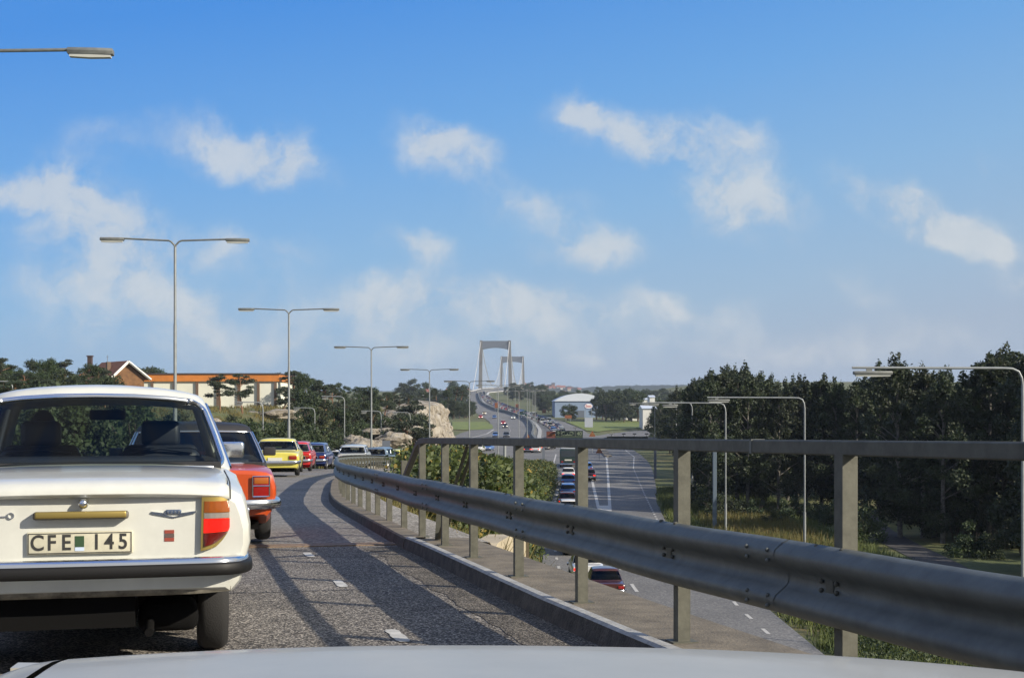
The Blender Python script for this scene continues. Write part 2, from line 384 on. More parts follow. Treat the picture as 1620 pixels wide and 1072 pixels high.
a2 = n_.new('ShaderNodeTexNoise'); a2.inputs['Scale'].default_value = 1.4; a2.inputs['Detail'].default_value = 9; a2.inputs['Roughness'].default_value = .75; l.new(t.outputs['Object'], a2.inputs['Vector'])
rp = n_.new('ShaderNodeValToRGB'); cr = rp.color_ramp
cr.elements[0].position = .32; cr.elements[0].color = (.045,.062,.018,1); cr.elements[1].position = .72; cr.elements[1].color = (.16,.10,.04,1)
e = cr.elements.new(.46); e.color = (.085,.105,.03,1); e = cr.elements.new(.58); e.color = (.13,.115,.04,1)
ad = n_.new('ShaderNodeMath'); ad.operation = 'MULTIPLY_ADD'; ad.inputs[1].default_value = .5; l.new(a2.outputs[0], ad.inputs[0]); 
hf = n_.new('ShaderNodeMath'); hf.operation = 'MULTIPLY'; hf.inputs[1].default_value = .5; l.new(a1.outputs[0], hf.inputs[0]); l.new(hf.outputs[0], ad.inputs[2])
l.new(ad.outputs[0], rp.inputs[0]); l.new(rp.outputs[0], b.inputs['Base Color'])
bp = n_.new('ShaderNodeBump'); bp.inputs['Strength'].default_value = .7; bp.inputs['Distance'].default_value = .25; l.new(a2.outputs[0], bp.inputs['Height']); l.new(bp.outputs[0], b.inputs['Normal'])
me = bpy.data.meshes.new('ground'); me.from_pydata(verts, [], faces); me.materials.append(gm); me.shade_smooth()
g = bpy.data.objects.new('ground', me); sc.collection.objects.link(g); struct(g, 'rough grassy ground sloping down from the ramp to the lower road')

# distant ridge across the river
RIDGE = mat('far_woodland', (.024,.040,.022), .95, col2=(.010,.018,.012), vscale=.02, bump=1.0, bscale=.08)
mb = MB(); rows = []
rt = [(-2400,22),(-600,20),(-200,24),(-60,27),(60,34),(130,29),(200,33),(420,38),(700,36),(1100,42),(1800,45),(3200,40)]
def ridge_h(x, t):
    return interp(x, rt)*(.97)+2.0*noise.noise(Vector((x*.004, 5, 0)))
rxs = axis([(-2400,-300,60),(-300,700,6),(700,3200,60)])
for (yy_, k) in ((2250,0),(2350,.42),(2450,.68),(2520,.85),(2570,.95),(2600,1.0),(2640,.98),(2900,.6),(3400,0)):
    rows.append([(x, yy_+8*noise.noise(Vector((x*.05,yy_,1))), -44+(44+ridge_h(x,k))*k+(2.6*noise.noise(Vector((x*.09, yy_*.05, 4)))+1.6*noise.noise(Vector((x*.31, yy_*.2, 9))))*(1 if k>.3 else 0)) for x in rxs])
mb.grid(rows); o = mb.build('hills', RIDGE, smooth=60); struct(o, 'wooded blue-green ridge across the river')

# ---------------------------------------------------------------- roads
def strip(name, rows, m, th=None, label=None):  # rows: (leftpoint, rightpoint)
    mb = MB(); mb.grid([[a, tuple((Vector(a)+Vector(b_))/2), b_] for a, b_ in rows]); o = mb.build(name, m); return struct(o, label)
rows = []
y = 15.9
while y < 188:
    z = zr(y); t_ = raildir(y)
    a = rpt(y, -rwid(y)-.2, 0.0); c = rpt(y, -.2, 0.0); rows.append((tuple(a), tuple(c))); y += 1.0 if y < 60 else 2.0
strip('ramp_road', rows, ASPH3, label='grey asphalt ramp curving down behind the bridge joint')
rows = []
y = -24.0
while y <= 15.55: rows.append((tuple(rpt(y, -8.2, 0)), tuple(rpt(y, -.2, 0)))); y += .575 if False else 1.0
rows.append((tuple(rpt(15.6, -8.2, 0)), tuple(rpt(15.6, -.2, 0))))
strip('bridge_road', rows, ASPH, label='coarse speckled asphalt on the bridge deck')
# deck slab, edge beam and kerb
mb = MB()
ysd = [y*.8-24 for y in range(int((14.9+24)/.8)+1)]+[15.0]
prof = [(-8.6,-.02),(-8.6,-.95),(.30,-.95),(.34,-.55),(.46,-.5),(.46,.11),(-.2,.11),(-.2,-.02)]
rows = [[rpt(y, o_, h_) for (o_, h_) in prof] for y in ysd]
mb.grid([r+[r[0]] for r in rows]); mb.add(rows[0], [tuple(range(len(prof)))]); mb.add(rows[-1], [tuple(range(len(prof)))])
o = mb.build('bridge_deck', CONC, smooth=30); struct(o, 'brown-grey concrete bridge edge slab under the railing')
def kerb(name, y0, y1, x0, x1, z0, z1, m, step=.7):
    mb = MB(); n = int((y1-y0)/step); rows = []
    r1 = []; r2 = []
    for i in range(n+1):
        y = y0+(y1-y0)*i/n; jx = .006*noise.noise(Vector((y*1.7,0,0))); jz = .005*noise.noise(Vector((y*1.1,3,0)))
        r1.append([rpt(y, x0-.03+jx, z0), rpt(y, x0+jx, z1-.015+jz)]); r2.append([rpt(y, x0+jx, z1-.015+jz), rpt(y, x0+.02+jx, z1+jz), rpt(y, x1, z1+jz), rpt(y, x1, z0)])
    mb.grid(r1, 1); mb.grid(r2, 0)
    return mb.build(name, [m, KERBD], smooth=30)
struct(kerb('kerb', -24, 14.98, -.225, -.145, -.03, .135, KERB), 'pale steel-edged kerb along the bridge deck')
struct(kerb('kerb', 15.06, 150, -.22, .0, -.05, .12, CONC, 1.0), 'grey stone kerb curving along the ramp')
GRAV = speck_mat('gravel_verge', (.24,.22,.18), (.12,.11,.09), (.42,.40,.36), 40, patch=.2)
mb = MB(); rows = []; y = 15.06
while y < 120: rows.append([rpt(y, .0, .09), rpt(y,.35,.09), rpt(y, .7, .05), rpt(y, .95, -.35)]); y += .8
mb.grid(rows); struct(mb.build('verge', GRAV), 'pale gravelly verge under the guard rail posts')
# abutment and wing wall
mb = MB()
for (ya, yb) in ((14.2,15.05),):
    a0 = rpt(ya, -8.6, -.97); a1_ = rpt(ya, .3, -.97); b0 = rpt(yb, -8.6, -.12); b1 = rpt(yb, .3, -.12)
    pts = [rpt(15.02,-8.6,-.02), rpt(15.02,.44,-.02), rpt(15.45,.44,-.02), rpt(15.45,-8.6,-.02)]
    low = [(p.x,p.y,-9.5) for p in pts]
    mb.add([tuple(p) for p in pts]+low, [(0,1,2,3),(4,7,6,5),(0,4,5,1),(1,5,6,2),(2,6,7,3),(3,7,4,0)])
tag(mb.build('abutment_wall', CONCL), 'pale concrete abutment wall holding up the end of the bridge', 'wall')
mb = MB(); wp = [(14.9,-.10),(15.6,.02),(17.0,.02),(18.7,-.2),(19.3,-.55),(20.6,-3.2),(22.8,-7.6)]
o_in, o_out = .48, .80
rows = []
for (y, h) in wp:
    q = Vector((-.50+(y-15)*.11, y, zr(y)+h)); rows.append([(q.x, q.y, -9.6), (q.x, q.y, q.z), (q.x+.28, q.y, q.z), (q.x+.28, q.y, -9.6)])
mb.grid(rows); mb.add(rows[0], [(0,1,2,3)]); mb.add(rows[-1], [(0,1,2,3)])
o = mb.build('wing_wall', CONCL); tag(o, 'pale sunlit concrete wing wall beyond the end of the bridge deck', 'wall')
mb = MB(); mb.box(.17,.21,17.5,17.56,-8,zr(17.5)-.02); mb.build('drain_pipe', mat('rusty_pipe',(.10,.08,.05),.8), o)
mb = MB(); rows = []; y = -4.0
while y < 15.4:
    e_ = -.62+.13*noise.noise(Vector((y*.8,0,0)))+.06*noise.noise(Vector((y*3.1,1,0))); rows.append([rpt(y, e_, .0035), rpt(y, -.40, .006), rpt(y, -.232, .008)]); y += .12
GRIT = speck_mat('gutter_grit', (.060,.052,.041), (.03,.026,.02), (.30,.27,.22), 120, patch=.35, pscale=3); mb.grid(rows); struct(mb.build('gutter_grit', GRIT), 'dark gritty dirt collected along the foot of the kerb')
# steel joint across the deck
mb = MB(); A = rpt(15.72, -7.4, .0); B_ = rpt(15.72, -.22, .0)
rows = [[(A.x, 15.95, A.z+.004), (A.x, 16.03, A.z+.012), (A.x, 16.17, A.z+.012)], [(B_.x, 15.55, B_.z+.004), (B_.x, 15.63, B_.z+.012), (B_.x, 15.77, B_.z+.012)]]
mb.bar((A.x, A.y-.06, A.z-.01), (B_.x, B_.y-.06, B_.z-.01), .14, .05); mb.bar((A.x, A.y+.13, A.z-.01), (B_.x, B_.y+.13, B_.z-.01), .10, .04)
struct(mb.build('road_joint', mat('rusty_joint', (.20,.14,.09), .7, var=.4, vscale=20)), 'rusty steel expansion joint across the lane')
DKLINE = mat('thin_dark', (.018,.018,.018), .7)  # thin wavering dark lines across the deck
for k, (yc, x0, x1) in enumerate(((14.2,-5.4,-.25),(11.3,-3.6,-.25))):
    mb = MB(); rows = []
    for i in range(26):
        o_ = x0+(x1-x0)*i/25; y = yc+.03*noise.noise(Vector((i*.5, yc*3, 0))); wv = .010+.005*noise.noise(Vector((i*.9, yc, 5)))
        rows.append([rpt(y-wv, o_, .004), rpt(y+wv, o_, .004)])
    mb.grid(rows); struct(mb.build('road_dark_line', DKLINE), 'thin dark line across the deck asphalt')
# worn dashes beside the kerb
for yc in (3.2,6.0,8.8,11.75,14.6):
    mb = MB(); rows = []
    for i in range(9):
        y = yc-.26+.52*i/8; wv = .042+.010*noise.noise(Vector((i*.8, yc*2, 0)))
        if i in (0, 8): wv *= .55
        rows.append([rpt(y, -1.27-wv, .005), rpt(y, -1.27+wv, .005)])
    mb.grid(rows); struct(mb.build('lane_marking', WHITEL), 'worn white dash on the deck asphalt')

# lower roads as one wide sheet
RW = [(-80,-1.5,11.2),(30,-.2,11.0),(49.6,.8,11.2),(80,1.7,11.3),(108,2.6,11.7),(130,3.6,13.2),(153,4.8,15.5),(178,5.2,17.8),(202,3,19.8),(225,-5,21.4),(250,-14,22.6),(277,-15,23.6)]
for (py, l_, r_) in ((699.5,706,1000),(692,714,955),(685,728,930),(679,748,922),(675,776,912),(667,775,893),(661,766,870),(655,757,852),(650,748,834),(645,741,817),(640,735,801),(635,731,788),(630,729,780),(625,731,775),(621,734,773)):
    d = depth(py); RW.append((d, X(l_, d), X(r_, d)))
rows = []
yl = sorted(set([r_[0] for r_ in RW]+[v for v in axis([(-80,300,8),(300,1010,14)])]+[z_[0] for z_ in ZC if z_[0] < 1000]))
for y in yl:
    if y > RW[-1][0]: break
    z = zc(y)+.0; rows.append(((interp(y,[(a,b_) for a,b_,c in RW]), y, z), (interp(y,[(a,c) for a,b_,c in RW]), y, z)))
rows.append(((RW[-1][1], RW[-1][0], zc(RW[-1][0])), (RW[-1][2], RW[-1][0], zc(RW[-1][0]))))
strip('highway_road', rows, ASPH2, label='wide grey motorway surface running to the suspension bridge')
def poly_sheet(name, pts, dz, m, label):
    mb = MB(); mb.add([(x, y, zc(y)+dz) for x, y in pts], [tuple(range(len(pts)))]); o = mb.build(name, m, fix=False)
    bm = bmesh.new(); bm.from_mesh(o.data); bmesh.ops.triangulate(bm, faces=bm.faces[:]); bm.to_mesh(o.data); bm.free(); return struct(o, label)
sr = [(905,706,1015),(925,700,1022),(930,694,1032),(940,690,1042),(960,686,1050),(990,682.5,1060),(1018,680.5,1075)]
rows = []
for (l_, py, r_) in sr: d = depth(py); rows.append(((X(l_,d), d, zc(d)+.006), (X(r_,d), d, zc(d)+.006)))
strip('slip_road', rows, ASPH2, label='grey slip road bending right past the grass island')
def line_img(pts, wd, dz=.012, dash=None, name='lane_marking', plan=False, m=None, label='painted line on the lower road'):
    pp = [p if plan else P(*p) for p in pts]
    seq = []
    for a, b_ in zip(pp, pp[1:]):
        a = Vector(a); b_ = Vector(b_); L_ = (b_-a).length; n = max(1, int(L_/3)); seq += [a.lerp(b_, i/n) for i in range(n)]
    seq.append(Vector(pp[-1])); mb = MB(); run = []; s_ = 0
    def flush(run):
        if len(run) > 1:
            rows = []
            for i, p in enumerate(run):
                t_ = (run[min(i+1,len(run)-1)]-run[max(i-1,0)]).normalized(); nn = Vector((t_.y, -t_.x))*wd/2
                rows.append([(p.x-nn.x, p.y-nn.y, zc(p.y)+dz), (p.x+nn.x, p.y+nn.y, zc(p.y)+dz)])
            mb.grid(rows)
    if not dash: flush(seq)
    else:
        tot = sum((b_-a).length for a, b_ in zip(seq, seq[1:])); s_ = 0
        def at(s):
            for a, b_ in zip(seq, seq[1:]):
                L_ = (b_-a).length
                if s <= L_: return a.lerp(b_, s/L_ if L_ else 0)
                s -= L_
            return seq[-1]
        while s_ < tot: flush([at(s_), at(min(s_+dash[0], tot))]); s_ += dash[0]+dash[1]
    if mb.f: struct(mb.build(name, m or WHITEL), label)
line_img([(10.1,40),(10.0,62),(10.9,95),(11.1,108)], .16, dash=(1.3,2.6), plan=True, label='short white dashes by the right edge of the lower road')
line_img([(11.1,108),(13.2,142),(16.9,198)], .15, dash=(1.0,1.4), plan=True, label='dotted line by the right edge beside the trees')
line_img([(16.9,198),(20.6,240),(22,277)], .15, plan=True, label='solid edge line before the slip road bend')
line_img([(6.1,50),(6.0,65),(5.9,80)], .18, dash=(3,6), plan=True, label='lane dashes behind the dark red car')
line_img([(7.3,119),(9.3,165),(12,233)], .28, plan=True, label='left line of the white gore')
line_img([(8.2,119),(10.2,150),(12.2,181),(15.5,233),(17,263)], .28, plan=True, label='right line of the white gore')
poly_sheet('lane_marking', [(7.2,119),(8.35,119),(8.7,125.5),(7.45,125.5)], .018, WHITEL, 'filled white nose of the gore')
line_img([(2.5,60),(2.6,85),(3.7,125),(4.9,150)], .16, dash=(1.2,3.2), plan=True, label='dashed line by the left edge under the shrubs')
line_img([(5.9,205),(7.8,252)], .22, plan=True, label='solid white line in front of the bus')
line_img([(846,700),(842,690),(846,684)], .3, label='white edge line beside the median')
line_img([(700,704),(770,686),(781,679)], .35, label='pale edge line left of the oncoming lanes')
line_img([(778,700),(800,690),(808,681),(803,670),(790,660)], .2, dash=(4,8), label='dashed line between the oncoming lanes')
# traffic island
pts = [P(941,706), P(958,723), P(968,722), P(952,705)]
mb = MB(); mb.add([(x,y,zc(y)-.02) for x,y in pts]+[(x,y,zc(y)+.16) for x,y in pts], [(4,5,6,7),(0,1,5,4),(1,2,6,5),(2,3,7,6),(3,0,4,7)])
tag(mb.build('traffic_island', CONC), 'raised kerbed traffic island at the fork of the lower road', 'traffic island')
# footpath on the right
mb = MB(); rows = []
for (x, y) in ((21,58),(22.7,68),(23.9,76),(24.6,84),(25.2,92),(26.2,102),(27.8,112),(30,122)):
    rows.append([(x-1.1, y, H(x-1.1,y)+.03), (x, y, H(x,y)+.05), (x+1.1, y, H(x+1.1,y)+.03)])
mb.grid(rows); struct(mb.build('footpath', mat('shaded_path_asphalt', (.055,.052,.048), .9, var=.3, vscale=1.2)), 'narrow asphalt path between the trees and the verge')  # asphalt colour darkened to carry the shade under the trees
# green island and verge
GRN = mat('mown_grass', (.16,.19,.035), .9, col2=(.10,.135,.025), vscale=.3, bump=.5, bscale=3)
for nm, pts, lb in (('lawn', [(715,667),(768,667),(779,672),(780,677.5),(772,679),(745,680),(716,679)], 'green grass patch left of the oncoming lanes'),
                ('lawn', [(893,666),(925,667),(1012,664),(1030,672),(1012,677.5),(970,679.5),(945,683),(928,681),(912,673.5)], 'yellow-green grass island before the filling station')):
    mb = MB(); pp = [P(*p) for p in pts]; mb.add([(x, y, zc(y)+.05) for x, y in pp], [tuple(range(len(pp)))])
    o = mb.build('lawn', GRN, fix=False); bm = bmesh.new(); bm.from_mesh(o.data); bmesh.ops.triangulate(bm, faces=bm.faces[:]); bm.to_mesh(o.data); bm.free(); struct(o, lb)

# ---------------------------------------------------------------- guard rail with handrail
gr = empty('guard_rail', (railx(8), 8, zr(8)))
tag(gr, 'grey steel guard rail with a raised handrail along the bridge edge', 'guard rail')
def child(mbuild, name, m, parent, smooth=None, fix=True):
    o = mbuild.build(name, m, None, smooth, fix); o.parent = parent; o.matrix_parent_inverse = parent.matrix_world.inverted() if False else Matrix.Translation(-Vector(parent.location)); return o
wprof = [(.012,.738),(-.012,.742),(-.040,.728),(-.075,.700),(-.082,.675),(-.070,.650),(-.030,.622),(-.010,.600),(-.008,.580),(-.012,.558),(-.030,.538),(-.070,.508),(-.082,.485),(-.075,.462),(-.040,.432),(-.012,.420),(.012,.424)]
def beam(y0, y1, st):
    mb = MB(); n = int((y1-y0)/st); rows = []
    for i in range(n+1):
        y = y0+(y1-y0)*i/n; dz = .004*math.sin(y*2.3)
        fr = [rpt(y, -.06+o_*1.0, h_+dz) for (o_, h_) in wprof]; bk = [rpt(y, -.056+o_*1.0, h_+dz) for (o_, h_) in reversed(wprof)]
        rows.append(fr+bk+[fr[0]])
    mb.grid(rows); return mb
# beam: lapped sections
secs = [(-20,-8),(-8.1,2.2),(2.1,6.45),(6.35,10.6),(10.5,14.8),(14.7,19),(18.9,24),(23.9,34),(33.9,50),(49.9,70),(69.9,96),(95.9,118)]
beam_root = child(beam(-20, 118, .45), 'beam', STEEL, gr, 50)
def lap(y):
    mb = MB(); rows = []
    for k in range(3): rows.append([rpt(y+.16*k, -.0622+o_*1.0, h_+.0012+.004*math.sin((y+.16*k)*2.3)) for (o_, h_) in wprof])
    mb.grid(rows)
    for oy_ in (.06,.26):
        for hh in (.70,.655,.505,.46):
            o__ = interp(hh, [(b_,a_) for a_,b_ in sorted(wprof[1:-1], key=lambda q:q[1])]); mb.ell(rpt(y+oy_, -.068+o__, hh), (.010,.010,.010), 5)
    return child(mb, 'rail_lap', STEEL, gr, 50)
for yl_ in (1.95,6.1,10.15,14.2,18.3): lap(yl_)
posts = [(-8.5,1.17),(-6.8,1.17),(-5.1,1.17),(-3.2,1.17),(-1.5,1.17),(.4,1.17),(2.3,1.17),(4.1,1.17),(5.75,1.17),(7.45,1.17),(9.2,1.17),(10.9,1.17),(12.6,1.17),(14,1.17),(15.25,1.17),(16.75,.96),(18.2,.62),(19.5,.62),(20.7,.62),(21.9,.62),(23.1,.62),(24.4,.62),(25.9,.62),(27.6,.62)]
y = 29.6
while y < 117: posts.append((y, .62)); y += 2.0
for (y, h) in posts:
    mb = MB(); t_ = raildir(y); wd = .068
    c = rpt(y, 0, 0); rt_ = Vector((t_.y, -t_.x, 0)); fw = Vector((t_.x, t_.y, 0))
    z0 = .10; z1 = h-.055 if h > .7 else h
    def q(o_, f_, hh): return tuple(c+rt_*o_+fw*f_+Vector((0,0,hh)))
    # channel section: web and two flanges
    for (oa, ob, fa, fb_) in ((-.034,.034,-.034,-.026),(-.034,-.026,-.026,.034),(.026,.034,-.026,.034)):
        mb.add([q(oa,fa,z0),q(ob,fa,z0),q(ob,fb_,z0),q(oa,fb_,z0),q(oa,fa,z1),q(ob,fa,z1),q(ob,fb_,z1),q(oa,fb_,z1)], [(0,3,2,1),(4,5,6,7),(0,1,5,4),(1,2,6,5),(2,3,7,6),(3,0,4,7)])
    if y < 15.5:
        mb.add([q(-.07,-.06,.11),q(.07,-.06,.11),q(.07,.06,.11),q(-.07,.06,.11),q(-.07,-.06,.118),q(.07,-.06,.118),q(.07,.06,.118),q(-.07,.06,.118)], [(4,5,6,7),(0,1,5,4),(1,2,6,5),(2,3,7,6),(3,0,4,7)])
    # spacer to the beam
    mb.add([q(-.075,-.03,.52),q(-.034,-.03,.52),q(-.034,.03,.52),q(-.075,.03,.52),q(-.075,-.03,.64),q(-.034,-.03,.64),q(-.034,.03,.64),q(-.075,.03,.64)], [(0,3,2,1),(4,5,6,7),(0,1,5,4),(1,2,6,5),(2,3,7,6),(3,0,4,7)])
    if y < 30:
        for dy in (-.06, .06):
            for hh in (.563, .60):
                c2 = rpt(y+dy, -.078, hh); mb.ell(c2, (.011,.011,.011), 5)
        if y < 14:
            for dy in (-.10, .10): mb.ell(rpt(y+dy, -.075, .737), (.013,.013,.010), 5)
    child(mb, 'post', STEELP, gr, 35)
mb = MB()
hy = [-9+.5*i for i in range(int(24.1/.5)+1)]
rows = []
def hsec(c, t3, wd=.062, ht=.062):
    t3 = t3.normalized(); u = t3.cross(Vector((0,0,1))).normalized(); v = u.cross(t3)
    return [tuple(c+u*(a*wd/2)+v*(b_*ht/2)) for a, b_ in ((-1,-.8),(-.8,-1),(.8,-1),(1,-.8),(1,.8),(.8,1),(-.8,1),(-1,.8))]
path = [rpt(y, 0, 1.14) for y in hy]+[rpt(15.35,0,1.13), rpt(15.55,0,1.09), rpt(15.75,0,1.02), rpt(17.1, -.0, .55)]
for i, p in enumerate(path):
    t3 = path[min(i+1,len(path)-1)]-path[max(i-1,0)]; s_ = hsec(p, t3); rows.append(s_+[s_[0]])
mb.grid(rows); mb.add(rows[0][:8], [tuple(range(8))]); mb.add(rows[-1][:8], [tuple(range(8))])
child(mb, 'handrail', STEELP, gr, 35)
mb = MB(); 
for yj in (6.55, 12.1): 
    mb = MB(); c = rpt(yj, 0, 1.14); t_ = raildir(yj); mb.bar(c-Vector((t_.x,t_.y,-.02))*.012, c+Vector((t_.x,t_.y,-.02))*.012, .067, .067); child(mb, 'rail_joint', STEEL, gr)
mb = MB()
a = rpt(12.95, .05, 1.12); b_ = rpt(14.75, .12, .14)
for dx in (-.028, .028):
    mb.bar(a+Vector((dx,dx*1.2,0)), b_+Vector((dx,dx*1.2,0)), .030, .05, up=(0,1,0))
mb.bar(b_+Vector((0,0,.30)), b_+Vector((-.02,.02,-.04)), .10, .10, up=(0,1,0))
child(mb, 'brace', STEELP, gr)

# ---------------------------------------------------------------- car builder
def paint(name, col, rough=.28, met=0.0): return mat('paint_'+name, col, rough, metal=met, coat=.25 if name == 'pale_silver' else .6, var=.09, vscale=3, bump=.012 if name in ('pale_silver','cream_white') else 0, bscale=4)
def apply_boolean(o, cutters):
    for c in cutters:
        md = o.modifiers.new('b', 'BOOLEAN'); md.operation = 'DIFFERENCE'; md.object = c; md.solver = 'EXACT'
    bpy.context.view_layer.update()
    dg = bpy.context.evaluated_depsgraph_get(); me = bpy.data.meshes.new_from_object(o.evaluated_get(dg)); o.modifiers.clear(); o.data = me
    me.shade_smooth(); me.set_sharp_from_angle(angle=R(32))
    for c in cutters: bpy.data.objects.remove(c)
def wheel(parent, x, y, r, wd, detail):
    n = 28 if detail else 14
    t_ = MB(); rows = []
    prof = [(-wd/2, r*.62),(-wd/2, r*.9),(-wd/2+.02, r*.97),(-wd/4, r),(wd/4, r),(wd/2-.02, r*.97),(wd/2, r*.9),(wd/2, r*.62)]
    for (xx, rr) in prof: rows.append([(xx, rr*math.cos(2*math.pi*j/n), rr*math.sin(2*math.pi*j/n)) for j in range(n)])
    t_.grid(rows, 0, True)
    o = t_.build('wheel', RUBBER, parent, 40); o.location = (x, y, r)
    m = MB(); sgn = 1 if x > 0 else -1; rows = []
    for (xx, rr) in ((wd/2-.02, r*.63),(wd/2-.05, r*.55),(wd/2-.035, r*.3),(wd/2-.01, r*.22),(wd/2-.01, .001)): rows.append([(sgn*xx, rr*math.cos(2*math.pi*j/n), rr*math.sin(2*math.pi*j/n)) for j in range(n)])
    m.grid(rows, 0, True)
    rows = [[(-sgn*wd*.3, rr*math.cos(2*math.pi*j/n), rr*math.sin(2*math.pi*j/n)) for j in range(n)] for rr in (r*.63,.001)]
    m.grid(rows, 0, True)
    m.build('rim', RIM, o, 40)
    return o
def car(name, c, loc, rz, label, cat='car', group=None, near=True, pm=None):
    """c: dict of dimensions; +y is forward, origin under the middle of the rear bumper"""
    root = empty(name, loc, rz); tag(root, label, cat, group)
    L = c.get('L',4.3); W = c.get('W',1.66)/2; RF = c.get('roof',1.38); belt = c.get('belt',.90); tr = c.get('trunk',.86); hd = c.get('hood',.86)
    oy = 0
    yrb = c.get('yrb',.95); yrt = c.get('yrt',1.35); yft = c.get('yft',L-1.75); yfb = c.get('yfb',L-1.25)
    zb = c.get('zb',.30); nose = c.get('nose',.74); tail = c.get('tail',tr-.05)
    flip = c.get('oncoming', False)
    pm = pm or paint(c['col'][0], c['col'][1]); rm = c.get('roofmat', pm)
    # lower body
    st = [(0,.94,tail-.05,zb+.02),(.03,.975,tail-.012,zb),(.09,.99,tail,zb-.01),(.35,1.0,tail+(tr-tail)*.5,zb-.03),(yrb-.05,1,tr,c.get('zq',.22)),(yrb+.1,1,belt,c.get('zq',.2)),(L*.5,1.0,belt,.19),(yfb-.1,1,belt,.2),(yfb+.05,1,hd+.01,.2),
          (L-.55,.985,(hd+nose)/2+.03,.24),(L-.2,.965,nose+.02,.28),(L-.06,.95,nose-.02,.3),(L,.90,nose-.08,.34)]
    half = [(0,.022),(.4,.018),(.75,.006),(.90,-.014),(.965,-.045),(.992,-.10)]
    rows = []
    for (y, ws, zt, z0) in st:
        ww = W*ws; pts = [(u*ww, zt+dz) for u, dz in half]
        bul = .012
        for k_, s_ in ((.25,1.0+bul/W),(.5,1.0+bul/W),(.75,.985)): pts.append((ww*s_, (zt-.10)+(z0+.06-(zt-.10))*k_))
        pts += [(ww*.955, z0+.05),(ww*.90, z0),(0, z0)]
        full = [(-x, z) for x, z in reversed(pts[1:-1])]
        ring = [(x, y+oy, z) for x, z in pts]+[(x, y+oy, z) for x, z in full]
        rows.append(ring)
    mb = MB(); mb.grid(rows, 0, True); n = len(rows[0])
    mb.add(rows[0], [tuple(range(n))]); mb.add(rows[-1], [tuple(range(n))])
    body = mb.build('body', pm, root, 32)
    wr = c.get('wr',.30); ya = c.get('ya', .95); yf = c.get('yf', L-.80); wx = W-c.get('win',.10)
    cut = []
    if near:
        for y in (ya, yf):
            cb = MB(); nn = 24; rr = wr+.05
            rws = [[(xx, y+rr*math.cos(2*math.pi*j/nn), wr+.01+rr*math.sin(2*math.pi*j/nn)) for j in range(nn)] for xx in (-W-.2, -W+.24)]
            cb.grid(rws, 0, True); cb.add(rws[0], [tuple(range(nn))]); cb.add(rws[1], [tuple(range(nn))])
            cut.append(cb.build('c', pm))
            cb = MB(); rws = [[(-p[0], p[1], p[2]) for p in r_] for r_ in rws]; cb.grid(rws, 0, True); cb.add(rws[0], [tuple(range(nn))]); cb.add(rws[1], [tuple(range(nn))])
            cut.append(cb.build('c', pm))
        body.parent = None; apply_boolean(body, cut); body.parent = root
    # cabin shell
    cp = c.get('cp', .26); wb = W-.05; wt = W-c.get('tumble',.20)
    def ring(t, sc_=1.0, dz=0.0, cx=None):
        w_ = wb+(wt-wb)*(t**1.15); yr = yrb+(yrt-yrb)*t; yf_ = yfb+(yft-yfb)*t; z = belt-.02+(RF-c.get('dome',.065)-belt+.02)*t
        bR = c.get('bulge',.10); pts = []
        for u in (0,.35,.65,.86): pts.append((u*w_, yr+bR*u*u*.8))
        pts.append((.955*w_, yr+bR)); pts.append((.992*w_, yr+bR+.05))
        yC = yr+bR+cp*(1-.35*t)
        pts.append((w_, yC)); yB = (yrb+yfb)/2+.05
        pts.append((w_+.004, yB-.04)); pts.append((w_+.004, yB+.04)); pts.append((w_, yf_-.16)); pts.append((.985*w_, yf_-.07))
        pts.append((.93*w_, yf_-.03))
        for u in (.65,.35,0): pts.append((u*w_, yf_+.06*(1-u*u)))
        L2 = [(-x, y) for x, y in reversed(pts[1:-1])]
        allp = pts+L2; cy = (yr+yf_)/2
        cw = c.get('crown', .018)*t
        return [(x*sc_, cy+(y-cy)*sc_, z+dz-cw*(abs(x)/w_)**2.6*sc_) for x, y in allp]
    ts = [0,c.get('g0',.09),.5,c.get('g1',.90),1.0]
    RG = [ring(t) for t in ts]
    nh = 15; ntot = len(RG[0])
    def colclass(i):          # face between i and i+1
        if i >= nh-1: i = ntot-1-i
        if i <= 3: return 'rear'
        if i <= 5: return 'm'
        if i == 6: return 'sr'
        if i == 7: return 'm'
        if i == 8: return 'sf'
        if i in (9,10): return 'm'
        return 'front'
    mb = MB(); gl = {'rear':MB(),'front':MB(),'srR':MB(),'sfR':MB(),'srL':MB(),'sfL':MB()}
    for j in range(len(ts)-1):
        for i in range(ntot):
            k = (i+1) % ntot; q4 = [RG[j][i], RG[j][k], RG[j+1][k], RG[j+1][i]]; cl = colclass(i)
            if cl != 'm' and j in (1,2):
                key = cl if cl in ('rear','front') else cl+('R' if i < nh-1 else 'L')
                if near and cl == 'rear' and False: pass
                gl[key].add(q4, [(0,1,2,3)])
            else: mb.add(q4, [(0,1,2,3)])
    top = RG[-1]; prev_ = top
    dome = [(.985,.018),(.94,.038),(.85,.052),(.6,.062),(.3,.066),(.02,.067)]
    for (s_, dz) in dome:
        cur = ring(1.0, s_, dz*c.get('dome',.065)/.065); mb.grid([prev_, cur], 0, True); prev_ = cur
    roof = mb.build('roof', rm, root, 40)
    if near:
        md = roof.modifiers.new('s', 'SOLIDIFY'); md.thickness = .025; md.offset = -1
        dg = bpy.context.evaluated_depsgraph_get(); me = bpy.data.meshes.new_from_object(roof.evaluated_get(dg)); roof.modifiers.clear(); roof.data = me
    G_ = GLASS if near else GLASSD
    gobj = {}
    for k, m in gl.items():
        gobj[k] = m.build({'rear':'rear_window','front':'windscreen'}.get(k, 'side_window'), G_, root, 60)
